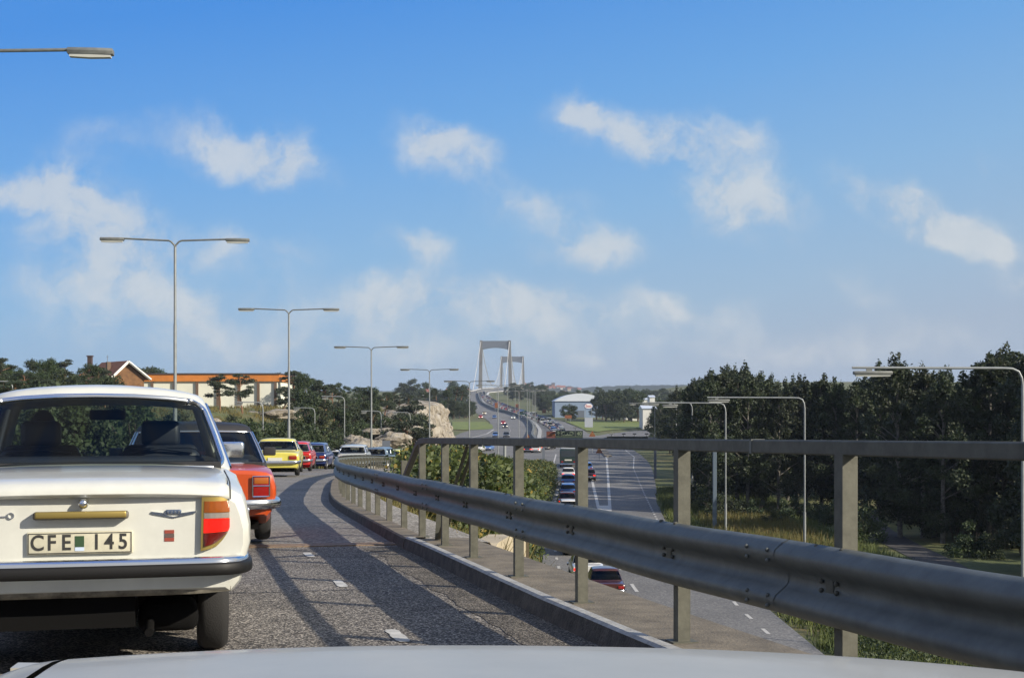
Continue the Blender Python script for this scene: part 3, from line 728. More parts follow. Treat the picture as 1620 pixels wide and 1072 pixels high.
    if c.get('chrome', near):
        cm = CHROME if c.get('chrome', True) is not False else BLACKR
        def loop(idx, j0=1, j1=3, r=.011, par=None):
            pts = [RG[j0][i % ntot] for i in idx]+[RG[j][idx[-1] % ntot] for j in range(j0+1, j1)]+[RG[j1][i % ntot] for i in reversed(idx)]+[RG[j][idx[0] % ntot] for j in range(j1-1, j0, -1)]
            pts.append(pts[0]); m = MB(); m.tube(pts, r, 6, caps=False); return m.build('trim', cm, par, 60)
        if c.get('custom'):
            crn = []
            bot = [Vector(RG[1][i % ntot]) for i in range(-4,5)]; top_ = [Vector(RG[3][i % ntot]) for i in range(-4,5)]; mid = [Vector(RG[2][i % ntot]) for i in (-4,4)]
            def arc(Pc, A_, B_, ra, rb):
                a_ = Pc+(A_-Pc).normalized()*ra; b_ = Pc+(B_-Pc).normalized()*rb; out3 = []
                for k in range(9):
                    t = math.pi/2*k/8; out3.append(Pc+(a_-Pc)*(1-math.sin(t))+(b_-Pc)*(1-math.cos(t)))
                return out3
            a1c = arc(bot[-1], bot[-2], mid[1], .10, .09); a2c = arc(top_[-1], mid[1], top_[-2], .10, .12); a3c = arc(top_[0], top_[1], mid[0], .12, .10); a4c = arc(bot[0], mid[0], bot[1], .09, .10)
            pth = bot[1:-1]+a1c+[mid[1]]+a2c+top_[1:-1][::-1]+a3c+[mid[0]]+a4c; pth.append(pth[0])
            nrm = Vector((0,-.82,.57)); m = MB(); m.tube([p+nrm*.004 for p in pth], .014, 6, caps=False); m.build('trim', cm, gobj['rear'], 60)
            for Pc, ar in ((bot[-1],a1c),(top_[-1],a2c),(top_[0],a3c),(bot[0],a4c)):
                m = MB(); m.add([Pc+nrm*.003]+[p+nrm*.003 for p in ar], [(0,k,k+1) for k in range(1,9)]); m.build('window_corner', pm, roof, 60)
        else: loop(list(range(-4,5)), par=gobj['rear'], r=.013)
        loop([6,7], par=gobj['srR']); loop([8,9], par=gobj['sfR'])
        loop([-6-1,-6], par=gobj['srL'])
    # interior: parcel shelf, seats
    m = MB(); m.box(-wb+.06, wb-.06, yrb+.10, yfb-.05, belt-.035, belt+.028); m.build('parcel_shelf', DARKI, root)
    if near:
        sy = yfb-1.35
        for sx in (-.36, .36):
            s2 = MB(); s2.rbox(sx-.23, sx+.23, sy, sy+.12, belt-.05, belt+.12, .05); s2.rbox(sx-.12, sx+.12, sy+.02, sy+.10, belt+.11, belt+.27, .035)
            s2.build('seat', SEATM, root, 50)
        s2 = MB(); s2.rbox(-.62, .62, yrb+.42, yrb+.54, belt-.05, belt+.06, .05); s2.build('back_seat', SEATM, root, 50)
        if c.get('driver', True):
            s2 = MB(); hx = -.36; hy_ = sy+.22
            s2.ell((hx, hy_+.05, belt+.27), (.078,.098,.118), 8); s2.tube([(hx,hy_+.03,belt+.0),(hx,hy_+.04,belt+.17)], .06, 8); s2.ell((hx,hy_+.02,belt-.05), (.21,.12,.13), 8)
            s2.build('driver', DARKI, root, 60)
        mm = MB(); mm.rbox(-.12,.12, yft-.02, yft+.02, RF-.20, RF-.13, .015); mm.build('mirror', DARKI, root, 60)
    for sx in (-1,1):
        for y in (ya, yf): wheel(root, sx*wx, y, wr, .165, near)
    # bumpers
    bz = c.get('bz', .50); bm_ = c.get('bumper', CHROME)
    for (y0, sg) in (((0,-1),(L,1)) if not c.get('custom') else ((L,1),)):
        m = MB(); pts = []
        for (x, dy) in ((-W-.015,.42),(-W-.02,.16),(-W+.03,.02),(-W*.82,-.055),(-W*.4,-.075),(0,-.08),(W*.4,-.075),(W*.82,-.055),(W-.03,.02),(W+.02,.16),(W+.015,.42)):
            pts.append((x, y0+(dy if sg < 0 else -dy), bz))
        rws = []
        for i, p in enumerate(pts):
            t3 = (Vector(pts[min(i+1,10)])-Vector(pts[max(i-1,0)])).normalized(); nn = Vector((t3.y,-t3.x,0))*(1 if sg < 0 else -1)
            s_ = [Vector(p)+nn*a+Vector((0,0,h)) for a, h in ((0,-.055),(.025,-.05),(.04,-.02),(.04,.02),(.025,.05),(0,.055),(-.02,.05),(-.02,-.05))]
            rws.append(s_+[s_[0]])
        m.grid(rws); m.build('bumper', bm_, root, 45)
    # lamps and plates
    lt = c.get('lamp', 'rect'); lw = c.get('lw', .26); lh = c.get('lh', .13); lz = c.get('lz', tail-.20)
    RED = mat('tail_red', (.26,.008,.006), .25, coat=.5); REDL = mat('tail_red_lit', (.9,.05,.03), .3, emit=((1.0,.02,.01), 1.2)); AMB = mat('tail_amber', (.36,.10,.015), .25, coat=.5)
    WL = mat('lamp_white', (.6,.6,.56), .15, coat=.5)
    for sx in (-1,1):
        if c.get('custom'): continue
        m = MB(); xo = sx*(W*.93-.02); xi = sx*(W*.93-.02-lw); a, b__ = min(xo,xi), max(xo,xi)
        m.rbox(a, b__, -.035, .05, lz-lh/2, lz+lh/2, .012)
        lamp = m.build('tail_lamp', REDL if c.get('brake') else RED, root, 40)
        if near:
            m = MB(); m.rbox(a+.01, b__-.01, -.041, .0, lz+lh*.12, lz+lh*.42, .006); m.build('indicator', AMB, lamp, 40)
        m = MB(); zf = (nose-.18)
        for x in ((W*.72,),(W*.72,)): pass
        n2 = 12; yy2 = L+.005
        m.add([(sx*W*.72+.085*math.cos(2*math.pi*j/n2), yy2, zf+.085*math.sin(2*math.pi*j/n2)) for j in range(n2)]+[(sx*W*.72+.085*math.cos(2*math.pi*j/n2), yy2-.06, zf+.085*math.sin(2*math.pi*j/n2)) for j in range(n2)],
              [tuple(range(n2))]+[(j,(j+1)%n2,(j+1)%n2+n2,j+n2) for j in range(n2)])
        m.build('headlamp', WL if not c.get('lit') else mat('headlamp_lit', (.9,.9,.8), .2, emit=((1,.93,.75), 6)), root)
    if near and not c.get('custom'):
        m = MB(); m.rbox(-.24,.24,-.03-.004,.0, c.get('pz',tail-.22)-.055, c.get('pz',tail-.22)+.055, .004); m.build('number_plate', mat('plate_white',(.55,.55,.48),.4), root)
    if near:
        for sx in (1,-1):
            m = MB(); m.rbox(sx*(W+c.get('mx',.10))-.08, sx*(W+c.get('mx',.10))+.08, yfb-.30, yfb-.22, belt+.02, belt+.13, .02); m.tube([(sx*(W-.04),yfb-.22,belt),(sx*(W+.08),yfb-.25,belt+.06)], .01, 6)
            m.build('wing_mirror', c.get('mirm', DARKI), root, 40)
        m = MB(); m.tube([(-.45,.12,.24),(-.45,-.03,.23)], .022, 8); m.build('exhaust', UNDER, root)
    m = MB(); m.box(-W*.8, W*.8, 1.7 if c.get('custom') else .35, L-.4, .17, .26); m.build('underbody', UNDER, root)
    return root

# ---------------------------------------------------------------- the white saloon ahead
def text_mesh(txt, size, depth_, m, parent, name='lettering', loc=(0,0,0), rot=(R(90),0,0), spacing=1.0, align='CENTER', offset=0.0):
    cu = bpy.data.curves.new(name, 'FONT'); cu.body = txt; cu.size = size; cu.extrude = depth_; cu.align_x = align; cu.align_y = 'CENTER'; cu.space_character = spacing; cu.offset = offset
    t = bpy.data.objects.new('t', cu); sc.collection.objects.link(t); bpy.context.view_layer.update()
    me = bpy.data.meshes.new_from_object(t.evaluated_get(bpy.context.evaluated_depsgraph_get())); bpy.data.objects.remove(t)
    me.materials.clear(); me.materials.append(m); o = bpy.data.objects.new(name, me); sc.collection.objects.link(o); o.parent = parent; o.location = loc; o.rotation_euler = rot; return o
WHITEP = paint('cream_white', (.57,.58,.525), .32)
wc_ = dict(L=4.64, W=1.61, roof=1.515, dome=.060, crown=.045, g0=.03, g1=.955, belt=1.03, trunk=1.0, hood=.96, yrb=.86, yrt=1.42, yft=3.02, yfb=3.42, zb=.44, tail=.965, nose=.88, cp=.17, bulge=.16, tumble=.185,
           wr=.325, ya=1.12, yf=3.74, col=('cream_white',(0,0,0)), custom=True, mirm=CHROME, mx=.045, zq=.38, win=.155, driver=False)
hw = Vector((-math.sin(R(13.5)), math.cos(R(13.5)), 0))
white = car('white_saloon_car', wc_, (-2.07, 6.82, zr(7.6)), R(13.5), 'white saloon car with brake lamp lit and number plate CFE 145 directly ahead', 'car', 'cars queuing on the ramp', True, WHITEP)
white.rotation_euler = (math.atan((zr(10)-zr(8))/2), 0, R(13.5))
# boot lid with overhanging lip
m = MB(); rows = []
for (y, z, ws) in ((-.012,.908,.70),(-.050,.911,.70),(-.064,.926,.70),(-.060,.948,.70),(-.035,.972,.70),(.03,.992,.70),(.15,1.006,.70),(.45,1.024,.70),(.80,1.046,.66)):
    rows.append([(x, y+.05*(abs(x)/.70)**3 if y < .4 else y, z-.022*(abs(x)/.70)**3) for x in [(-.70+1.40*i/28)*ws/.70 for i in range(29)]])
m.grid(rows)
for e in (0, 28): pass
lid = m.build('boot_lid', WHITEP, white, 50)
md = lid.modifiers.new('s', 'SOLIDIFY'); md.thickness = .010; md.offset = -1
me = bpy.data.meshes.new_from_object(lid.evaluated_get(bpy.context.evaluated_depsgraph_get())); lid.modifiers.clear(); lid.data = me
for sx in (-1, 1): m = MB(); m.tube([(sx*.706, y, z) for y, z in ((-.008,.89),(-.002,.935),(.05,.972),(.2,.985),(.5,.998),(.78,1.012))], .004, 5); m.build('panel_gap', mat('panel_gap', (.03,.03,.028), .8), white)
# rear panel gap under the lid (boot opening line)
GOLD = mat('gold_trim', (.36,.27,.08), .38, metal=.6)
m = MB(); m.tube([(x, -.002, .60) for x in (-.62, 0, .62)], .0035, 5); m.build('panel_gap', MT['panel_gap'], white)
m = MB(); m.ell((0.015,-.035,.882), (.026,.03,.026), 8); m.tube([(.015,.0,.882),(.015,-.03,.882)], .02, 10); m.build('boot_lock', CHROME, white, 60)
m = MB(); m.rbox(-.215,.225,-.065,.0,.806,.844,.012); lb = m.build('plate_lamp', mat('grey_trim', (.12,.11,.09), .5), white, 40)
m = MB(); m.rbox(-.205,.215,-.073,-.03,.813,.845,.008); m.build('gold_cover', GOLD, lb, 40)
m = MB(); m.rbox(-.245,.245,-.022,.0,.617,.725,.006)
pl = m.build('number_plate', mat('plate_cream', (.52,.50,.38), .45, var=.1, vscale=20), white, 40); pl.location.z = .022
PB = mat('plate_black', (.03,.03,.028), .5)
m = MB()
for (x0,x1,z0,z1) in ((-.238,.238,.716,.7195),(-.238,.238,.6225,.626),(-.238,-.2345,.624,.718),(.2345,.238,.624,.718)): m.box(x0,x1,-.0245,-.0215,z0,z1)
m.build('plate_border', PB, pl)
for ch, x in (('C',-.196),('F',-.131),('E',-.064),('1',.075),('4',.134),('5',.198)):
    t_ = text_mesh(ch, .104, .001, PB, pl, 'plate_lettering', (x,-.0235,.671), offset=.0016); t_.scale = (.88, 1, 1)
m = MB(); m.box(-.024,.018,-.0245,-.0215,.652,.704); m.build('green_sticker', mat('sticker_green', (.03,.07,.03), .5), pl)
m = MB(); m.box(-.024,.018,-.0245,-.0215,.633,.6505); m.build('pale_sticker', mat('sticker_pale', (.5,.6,.75), .5), pl)
m = MB(); m.rbox(-.72,.72,-.016,.01,.594,.612,.006); m.build('panel_ledge', WHITEP, white, 50)
# winged badge
m = MB(); 
for sx in (-1,1):
    m.bar((.435+sx*.03,-.006,.822),(.435+sx*.105,-.006,.832),.008,.010,up=(0,1,0)); m.bar((.435+sx*.0,-.006,.806),(.435+sx*.10,-.006,.826),.006,.004,up=(0,1,0))
em = m.build('badge', CHROME, white)
m = MB(); m.rbox(.398,.472,-.014,.0,.822,.844,.005); m.build('badge_plaque', mat('badge_blue', (.10,.14,.22), .3, metal=.5), em, 40)
for i in range(4):
    m = MB(); m.rbox(.404+i*.017,.414+i*.017,-.0165,-.010,.827,.839,.002); m.build('badge_letter', CHROME, em)
m = MB(); m.box(.392,.438,-.0035,.0,.728,.745); m.box(.392,.438,-.0035,.0,.690,.707)
sk = m.build('square_sticker', mat('sticker_red', (.26,.05,.03), .5), white)
m = MB(); m.box(.392,.438,-.0033,.0,.709,.726); m.build('sticker_band', mat('sticker_brown', (.10,.07,.06), .5), sk)
for ch, x in (('D',-.40),('O',-.318)): text_mesh(ch, .044, .003, CHROME, white, 'script_lettering', (x,-.007,.825))
m = MB(); m.bar((-.375,-.006,.823),(-.34,-.006,.823),.006,.005,up=(0,1,0)); m.build('script_lettering', CHROME, white)
# tail lamps, tall units tapering at the foot
for sx in (-1, 1):
    def px_(u, v):  # u 0..1 inboard->outboard, v 0..1 bottom->top
        inn = .575+.006*v; outw = .716-.075*(max(0, .42-v)/.42)**1.6-.012*max(0, v-.8)/.2
        x = inn+(outw-inn)*u; y = -.026+.050*u**3
        return (sx*x, y, .652+.238*v+(-.012*(1-u)*0 if v > .5 else .022*u*(1-v*2)))
    def blk(v0, v1, grow, out_, mt, nm, par):
        m = MB(); rows = []; back = []
        us = [i/8 for i in range(9)]
        for v in [v0+(v1-v0)*j/6 for j in range(7)]:
            rows.append([(px_(u,v)[0]+sx*grow*(2*u-1), px_(u,v)[1]-out_*(.35 if u in (0,1) else 1), px_(u,v)[2]+grow*(2*(v-v0)/(v1-v0)-1)) for u in us])
        m.grid(rows); edge = rows[0]+[r_[-1] for r_ in rows[1:]]+rows[-1][::-1][1:]+[r_[0] for r_ in rows[::-1][1:-1]]
        m.grid([edge, [(p[0], .06+p[1]*.3, p[2]) for p in edge]], 0, True); return m.build(nm, mt, par, 50)
    hs_ = blk(0, 1, .012, .004, GOLD, 'tail_lamp', white)
    rib = None; blk(.74,.97,.0,.016, mat('lens_amber', (.34,.085,.008), .2, coat=.7), 'amber_lens', hs_)
    blk(.62,.73,.0,.014, mat('lens_clear', (.30,.27,.24), .2, coat=.7), 'clear_lens', hs_)
    blk(.32,.61,.0,.016, mat('lens_red_lit', (.5,.01,.005), .25, emit=((1,.008,.004), .75)), 'brake_lens', hs_)
    blk(.04,.31,.0,.016, mat('lens_red_dark', (.13,.006,.004), .2, coat=.7), 'red_lens', hs_)
for k in ('lens_amber','lens_red_lit','lens_red_dark','lens_clear'):
    q_ = MT[k].node_tree; wv_ = q_.nodes.new('ShaderNodeTexWave'); wv_.inputs['Scale'].default_value = 55; wv_.bands_direction = 'X'; tc_ = q_.nodes.new('ShaderNodeTexCoord'); q_.links.new(tc_.outputs['Object'], wv_.inputs['Vector'])
    b_ = q_.nodes.new('ShaderNodeBump'); b_.inputs['Strength'].default_value = .7; b_.inputs['Distance'].default_value = .004; q_.links.new(wv_.outputs['Fac'], b_.inputs['Height']); q_.links.new(b_.outputs[0], q_.nodes['Principled BSDF'].inputs['Normal'])
# bumper: chrome blade with black rubber face
Wc = wc_['W']/2
def bump_path(z0): return [(-Wc+.012,.55,z0),(-Wc+.018,.16,z0),(-Wc+.045,.03,z0),(-Wc+.10,-.050,z0),(-Wc*.7,-.085,z0),(0,-.10,z0),(Wc*.7,-.085,z0),(Wc-.10,-.050,z0),(Wc-.045,.03,z0),(Wc-.018,.16,z0),(Wc-.012,.55,z0)]
def smooth_path(pts, n=5):
    o_ = []
    for i in range(len(pts)-1):
        p0 = Vector(pts[max(i-1,0)]); p1 = Vector(pts[i]); p2 = Vector(pts[i+1]); p3 = Vector(pts[min(i+2,len(pts)-1)])
        for k in range(n):
            t = k/n; o_.append(.5*((2*p1)+(-p0+p2)*t+(2*p0-5*p1+4*p2-p3)*t*t+(-p0+3*p1-3*p2+p3)*t**3))
    return o_+[Vector(pts[-1])]
def sweep(pts, sec, m):
    rws = []
    for i, p in enumerate(pts):
        t3 = (pts[min(i+1,len(pts)-1)]-pts[max(i-1,0)]).normalized(); nn = Vector((t3.y,-t3.x,0)).normalized()
        r_ = [p+nn*a+Vector((0,0,h)) for a, h in sec]; rws.append(r_+[r_[0]])
    m.grid(rws); m.add([tuple(p) for p in rws[0][:-1]], [tuple(range(len(sec)))]); m.add([tuple(p) for p in rws[-1][:-1]], [tuple(range(len(sec)))])
sp = smooth_path(bump_path(.56))
m = MB(); sweep(sp, ((-.02,-.02),(.015,-.02),(.022,.02),(.020,.042),(.006,.056),(-.012,.058),(-.022,.05)), m); bp_ = m.build('bumper', CHROME, white, 50)
m = MB(); sweep(sp, ((.0,-.034),(.024,-.033),(.034,-.024),(.037,-.004),(.034,.018),(.028,.028),(.0,.029)), m); m.build('rubber_strip', BLACKR, bp_, 60)
m = MB(); rws = [[(x, .012+.02*(abs(x)/.8)**4, .50), (x, .006+.02*(abs(x)/.8)**4, .455+.012*(abs(x)/.8)**6), (x, .03, .425+.03*(abs(x)/.8)**6), (x, .10, .420+.03*(abs(x)/.8)**6)] for x in [-.71+1.42*i/24 for i in range(25)]]
m.grid(rws); m.build('valance', mat('dirty_cream', (.20,.185,.145), .8, var=.6, vscale=9), white, 50)
m = MB(); m.box(-.66,.25,.15,.9,.26,.43); m.ell((0,1.1,.30), (.14,.14,.13), 8); m.tube([(-.62,1.1,.31),(.62,1.1,.31)], .05, 8); m.build('rear_axle', UNDER, white)
m = MB(); m.rbox(.26,.56,.30,.8,.21,.34,.05); m.tube([(.32,.3,.27),(.32,.0,.25)], .022, 8); m.build('exhaust', UNDER, white, 50)
for sx in (-1,1): m = MB(); m.box(sx*.65-.1,sx*.65+.1,1.50,1.52,.16,.45); m.build('mud_flap', BLACKR, white)
m = MB(); m.rbox(Wc-.012,Wc+.006,.20,.30,.80,.835,.006); m.build('side_reflector', CHROME, white, 40)
# big round mirror housing on the right wing, head restraints of the front seats
for sx in (-.36,.36):
    m = MB(); m.rbox(sx-.25,sx+.25,1.98,2.10,.92,1.13,.07); m.tube([(sx-.19,1.97,1.10),(sx,1.965,1.125),(sx+.19,1.97,1.10)], .010, 6); m.build('head_restraint', SEATM, white, 60)
# the driver seen from behind, shoulders and head above the seat
m = MB(); m.ell((-.36,2.25,1.25), (.082,.10,.122), 10); m.tube([(-.36,2.24,1.0),(-.36,2.245,1.16)], [.07,.055], 8); m.ell((-.36,2.26,.98), (.23,.12,.13), 10)
pr_ = m.build('person', mat('driver_dark', (.035,.028,.025), .8), None, 60); pr_.parent = None
pr_.location = white.location; pr_.rotation_euler = white.rotation_euler; tag(pr_, 'dark-haired driver seen from behind in the white saloon car', 'person')

# ---------------------------------------------------------------- the other cars on the ramp
def heading(y): t_ = raildir(y); return math.atan2(-t_.x, t_.y)
FALC = dict(L=4.3, W=1.70, roof=1.33, belt=.86, trunk=.86, hood=.84, yrb=.62, yrt=1.45, yft=2.75, yfb=3.3, zb=.34, tail=.83, nose=.74, cp=.30, lamp='rect', lw=.17, lh=.22, lz=.66, brake=False, bz=.47, col=('orange_red',(.46,.066,.012)), roofmat=mat('black_vinyl_roof',(.020,.020,.022),.55,bump=.3,bscale=300))
oc = car('orange_saloon_car', FALC, (-3.36, 15.1, zr(15.6)), R(13), 'orange-red car with a black vinyl roof just beyond the white saloon', 'car', 'cars queuing on the ramp')
m = MB(); m.ell((.42,-.012,.70), (.030,.012,.030), 6); m.build('badge', mat('badge_white',(.6,.58,.5),.4), oc, 60)
for sx in (-1,1):
    m = MB(); xa = sx*(.85*.93-.02); xb = sx*(.85*.93-.02-.17)
    a_, b__ = min(xa,xb)-.004, max(xa,xb)+.004
    for q4 in (((a_,-.034,.553),(b__,-.034,.553)),((a_,-.034,.767),(b__,-.034,.767)),((a_,-.034,.553),(a_,-.034,.767)),((b__,-.034,.553),(b__,-.034,.767)),((a_,-.036,.665),(b__,-.036,.665))): m.tube(q4, .007, 6)
    m.build('lamp_trim', CHROME, oc)
m = MB(); m.bar((.22,-.006,.735),(.30,-.006,.735),.012,.006,up=(0,1,0)); m.build('script_lettering', CHROME, oc)
YEL = ('pale_yellow',(.62,.55,.10)); REDC = ('bright_red',(.50,.022,.02)); NAVY = ('navy_blue',(.018,.035,.13)); SILV = ('silver_grey',(.42,.45,.45)); STBL = ('steel_blue',(.10,.15,.20)); LIME = ('lemon_yellow',(.62,.60,.14))
SALOON = dict(L=4.2, W=1.62, roof=1.38, belt=.88, trunk=.86, hood=.85, tail=.82, yrb=.72, yrt=1.25, lz=.66)
HATCH = dict(L=3.75, W=1.60, roof=1.37, belt=.88, trunk=.88, hood=.84, tail=.86, yrb=.12, yrt=.55, yft=2.35, yfb=2.85, cp=.45, bulge=.08, lz=.66, ya=.72, yf=3.05)
ESTATE = dict(L=4.45, W=1.70, roof=1.43, belt=.90, trunk=.90, hood=.86, tail=.88, yrb=.06, yrt=.38, yft=2.9, yfb=3.35, cp=.20, bulge=.08, lz=.66, ya=1.05)
VAN = dict(L=4.6, W=1.75, roof=1.95, belt=1.10, trunk=1.10, hood=1.08, tail=1.08, yrb=.05, yrt=.12, yft=3.6, yfb=4.15, cp=.9, bulge=.05, lz=.75, nose=.95, ya=1.0)
def mk(base, col, **k): d_ = dict(base); d_['col'] = col; d_.update(k); return d_
ramp = [('yellow_saloon_car', mk(SALOON, YEL, cp=.12, roof=1.28), 435, 48.5, 6, 'pale yellow car with a curved tail, third in the ramp queue'),
        ('red_hatchback', mk(HATCH, REDC, roof=1.30), 463, 62, 4, 'bright red hatchback between the yellow car and the navy car'),
        ('navy_estate_car', mk(HATCH, NAVY), 491, 73, 0, 'dark navy car with an amber lamp behind the red hatchback'),
        ('silver_estate_car', mk(ESTATE, SILV, brake=True, roof=1.36), 557, 81, 2, 'silver-grey estate car beside the bend of the guard rail'),
        ('blue_grey_car', mk(HATCH, STBL, yrb=.4), 590, 92, -12, 'dull blue-grey car partly behind the silver estate'),
        ('lemon_hatchback', mk(HATCH, LIME), 614, 101, -24, 'lemon yellow car furthest round the ramp bend'),
        ('white_saloon_car', mk(SALOON, ('plain_white',(.6,.6,.58))), 523, 106, -10, 'white car glimpsed between the navy car and the silver estate')]
for nm, c_, px, d, dh, lb in ramp:
    car(nm, c_, (X(px,d), d, zr(d)), R(dh), lb, 'car', 'cars queuing on the ramp')

# ---------------------------------------------------------------- own car, bonnet in front of the windscreen
own = empty('silver_car', (.30, 0, zr(0)))
tag(own, 'pale silver car in the foreground with only its bonnet in view', 'car')
OWNP = paint('pale_silver', (.37,.355,.30), .36, 0)
tilt = R(7)
own.rotation_euler = (math.atan((zr(3)-zr(0))/3), R(2.0), tilt)
m = MB(); rows = []
def hoodz(x, y):   # height above the road; y forward from the windscreen foot
    ax = abs(x)/.84
    return .926-.035*((y-.9)/1.4)-.045*smooth01((y-1.85)/.55)**2 *1.3-.042*ax**2.2-.10*max(0,ax-.86)**1.6*9+.012*smooth01(1-abs(ax-.78)/.05)*0
for i in range(30):
    y = .80+1.60*i/29
    rows.append([(x, y, hoodz(x, y)) for x in [-.70+1.40*j/40 for j in range(41)]])
rows.append([(x, 2.425, hoodz(x,2.4)-.03) for x in [-.70+1.40*j/40 for j in range(41)]])
m.grid(rows); child(m, 'bonnet', OWNP, own, 60).matrix_parent_inverse = Matrix()
for sx in (-1,1):
    m = MB(); rows = []
    for i in range(30):
        y = .55+1.85*i/29; rows.append([(sx*x, y, hoodz(x, max(y,.8))+.0) for x in (.712,.74,.77,.80,.825)]+[(sx*.845,y,hoodz(.825,max(y,.8))-.05),(sx*.855,y,.62),(sx*.85,y,.35)])
    rows = [[(p[0], p[1], p[2]-.09*smooth01((p[1]-2.15)/.25)) for p in r_] for r_ in rows]
    m.grid(rows); m.build('wing', OWNP, own, 50)
    wheel(own, sx*.70, 1.75, .31, .17, True)
    m = MB(); rows = []
    for r_ in (.105,.07,.001): rows.append([(sx*.58+r_*math.cos(j*math.pi/8), 2.43+.02*(1-r_/.105), .68+r_*math.sin(j*math.pi/8)) for j in range(16)])
    m.grid(rows, 0, True); m.build('headlamp', mat('headlamp_glass',(.5,.5,.5),.1), own, 60)
m = MB(); m.box(-.84,.84,2.36,2.415,.45,.80); m.box(-.84,.84,-2.1,-2.0,.3,.9); m.build('front_panel', OWNP, own)
m = MB(); m.rbox(-.86,.86,2.44,2.52,.42,.52,.03); m.build('bumper', CHROME, own, 40)
m = MB(); m.box(-.70,.70,.78,2.36,.30,.70); m.box(-.82,.82,-2.0,.76,.2,.34); m.build('underbody', UNDER, own)

# ---------------------------------------------------------------- street lamps
def head_mesh(root, c, ax, L_=.95):
    """flat tapered lantern hanging from the end of an arm; ax = unit vector along the arm"""
    m = MB(); ax = Vector(ax); s_ = Vector((-ax.y, ax.x, 0)); c = Vector(c)
    rows = []
    for (t, wd, zt, zb2) in ((0,.12,.045,-.10),(.02,.13,.06,-.12),(.5,.13,.065,-.125),(.98,.13,.06,-.12),(1,.12,.045,-.10)):
        p = c+ax*L_*t; rows.append([p-s_*wd+Vector((0,0,0)), p-s_*wd*.75+Vector((0,0,zt)), p+s_*wd*.75+Vector((0,0,zt)), p+s_*wd, p+s_*wd*.85+Vector((0,0,zb2*.55)), p-s_*wd*.85+Vector((0,0,zb2*.55)), p-s_*wd])
    m.grid(rows); m.add(rows[0][:-1], [tuple(range(6))]); m.add(rows[-1][:-1], [tuple(range(6))])
    h = m.build('lamp_head', LAMPH, root, 40)
    m = MB(); rows = []
    for (t, wd, zb2) in ((.05,.10,-.125),(.5,.105,-.14),(.95,.10,-.125)):
        p = c+ax*L_*t; rows.append([p-s_*wd+Vector((0,0,-.035)), p-s_*wd*.8+Vector((0,0,zb2)), p+s_*wd*.8+Vector((0,0,zb2)), p+s_*wd+Vector((0,0,-.035))])
    m.grid(rows); m.add(rows[0], [(0,1,2,3)]); m.add(rows[-1], [(0,1,2,3)]); m.build('lamp_cover', LAMPG, h, 40)
def double_lamp(h=9.0, half=3.0, hl=.95):
    root = empty('street_lamp')
    m = MB(); m.tube([(0,0,-.8),(0,0,2.4)], .085, 12); m.tube([(0,0,2.4),(0,0,h*.62)], .066, 12, caps=False); m.tube([(0,0,h*.62),(0,0,h-.28)], .055, 12); m.rbox(-.075,.075,-.095,-.05,.5,.9,.01)
    m.build('pole', LAMPP, root, 50)
    for sx in (-1,1):
        m = MB(); pts = [(0,0,h-.30),(sx*.03,0,h-.20),(sx*.16,0,h-.06),(sx*.26,0,h-.015),(sx*(half-hl+.12),0,h+.06)]
        m.tube(pts, .038, 8); m.build('arm', LAMPH, root, 50); head_mesh(root, (sx*(half-hl),0,h+.03), (sx,0,0), hl)
    return root
lampA = double_lamp()
LP = [(-11.48,30,'frame-top lamp whose head alone shows above the white saloon'),(X(277,58),58,'tallest-looking double lamp rising behind the white saloon car'),(X(457,85),85,'double street lamp behind the pale yellow car'),(X(587.5,114),114,'double street lamp standing behind the silver estate car'),
      (X(679.5,144),144,'double street lamp before the right end of the pale rock cutting'),(X(742.5,165),165,'double street lamp left of the suspension bridge tower')]
for i, (x, y, lb) in enumerate(LP):
    o = lampA if i == 0 else copy_tree(lampA)
    o.location = (x, y, {0:7.45,1:6.65,2:5.6,3:4.5,4:3.42,5:2.57}[i]-9.0); o.rotation_euler.z = [R(6),R(4),R(2),R(-3),R(-8),R(-10)][i]
    o['label'] = lb; o['category'] = 'street lamp'; o['group'] = 'double-arm street lamps along the ramp'
lampB = double_lamp(11.6, 3.2, .9)
LB = [(X(788,205),205),(X(821,300),300),(X(834,335),335),(X(843,375),375),(X(847.5,425),425),(X(846,480),480),(X(838,545),545),(X(815,610),610),(X(803,670),670),(X(786,740),740),(X(768,820),820)]
for i, (x, y) in enumerate(LB):
    o = lampB if i == 0 else copy_tree(lampB); o.location = (x, y, zc(y)); o.rotation_euler.z = R(-8 if y < 500 else 15)
    o['label'] = 'slim double-arm lamp on the motorway median, %s counting away from the viewer' % ordw(i); o['category'] = 'street lamp'; o['group'] = 'double-arm lamps along the motorway median'
def single_lamp(h, arm):
    root = empty('street_lamp'); m = MB(); m.tube([(0,0,-.3),(0,0,2.2)], .085, 10); m.tube([(0,0,2.2),(0,0,h-.6)], .055, 10); m.build('pole', LAMPP, root, 50)
    m = MB(); pts = [(0,0,h-.62),(-.03,0,h-.35),(-.14,0,h-.12),(-.36,0,h-.02),(-.7,0,h),(-arm,0,h+.02)]; m.tube(pts, .045, 8); m.build('arm', LAMPP, root, 60)
    head_mesh(root, (-arm+.05,0,h-.16), (1,0,0), min(1.35, arm*.24)); m = MB(); m.box(-arm+.5,-arm+.7,-.03,.03,h-.14,h+.01); m.build('bracket', LAMPH, root)
    return root
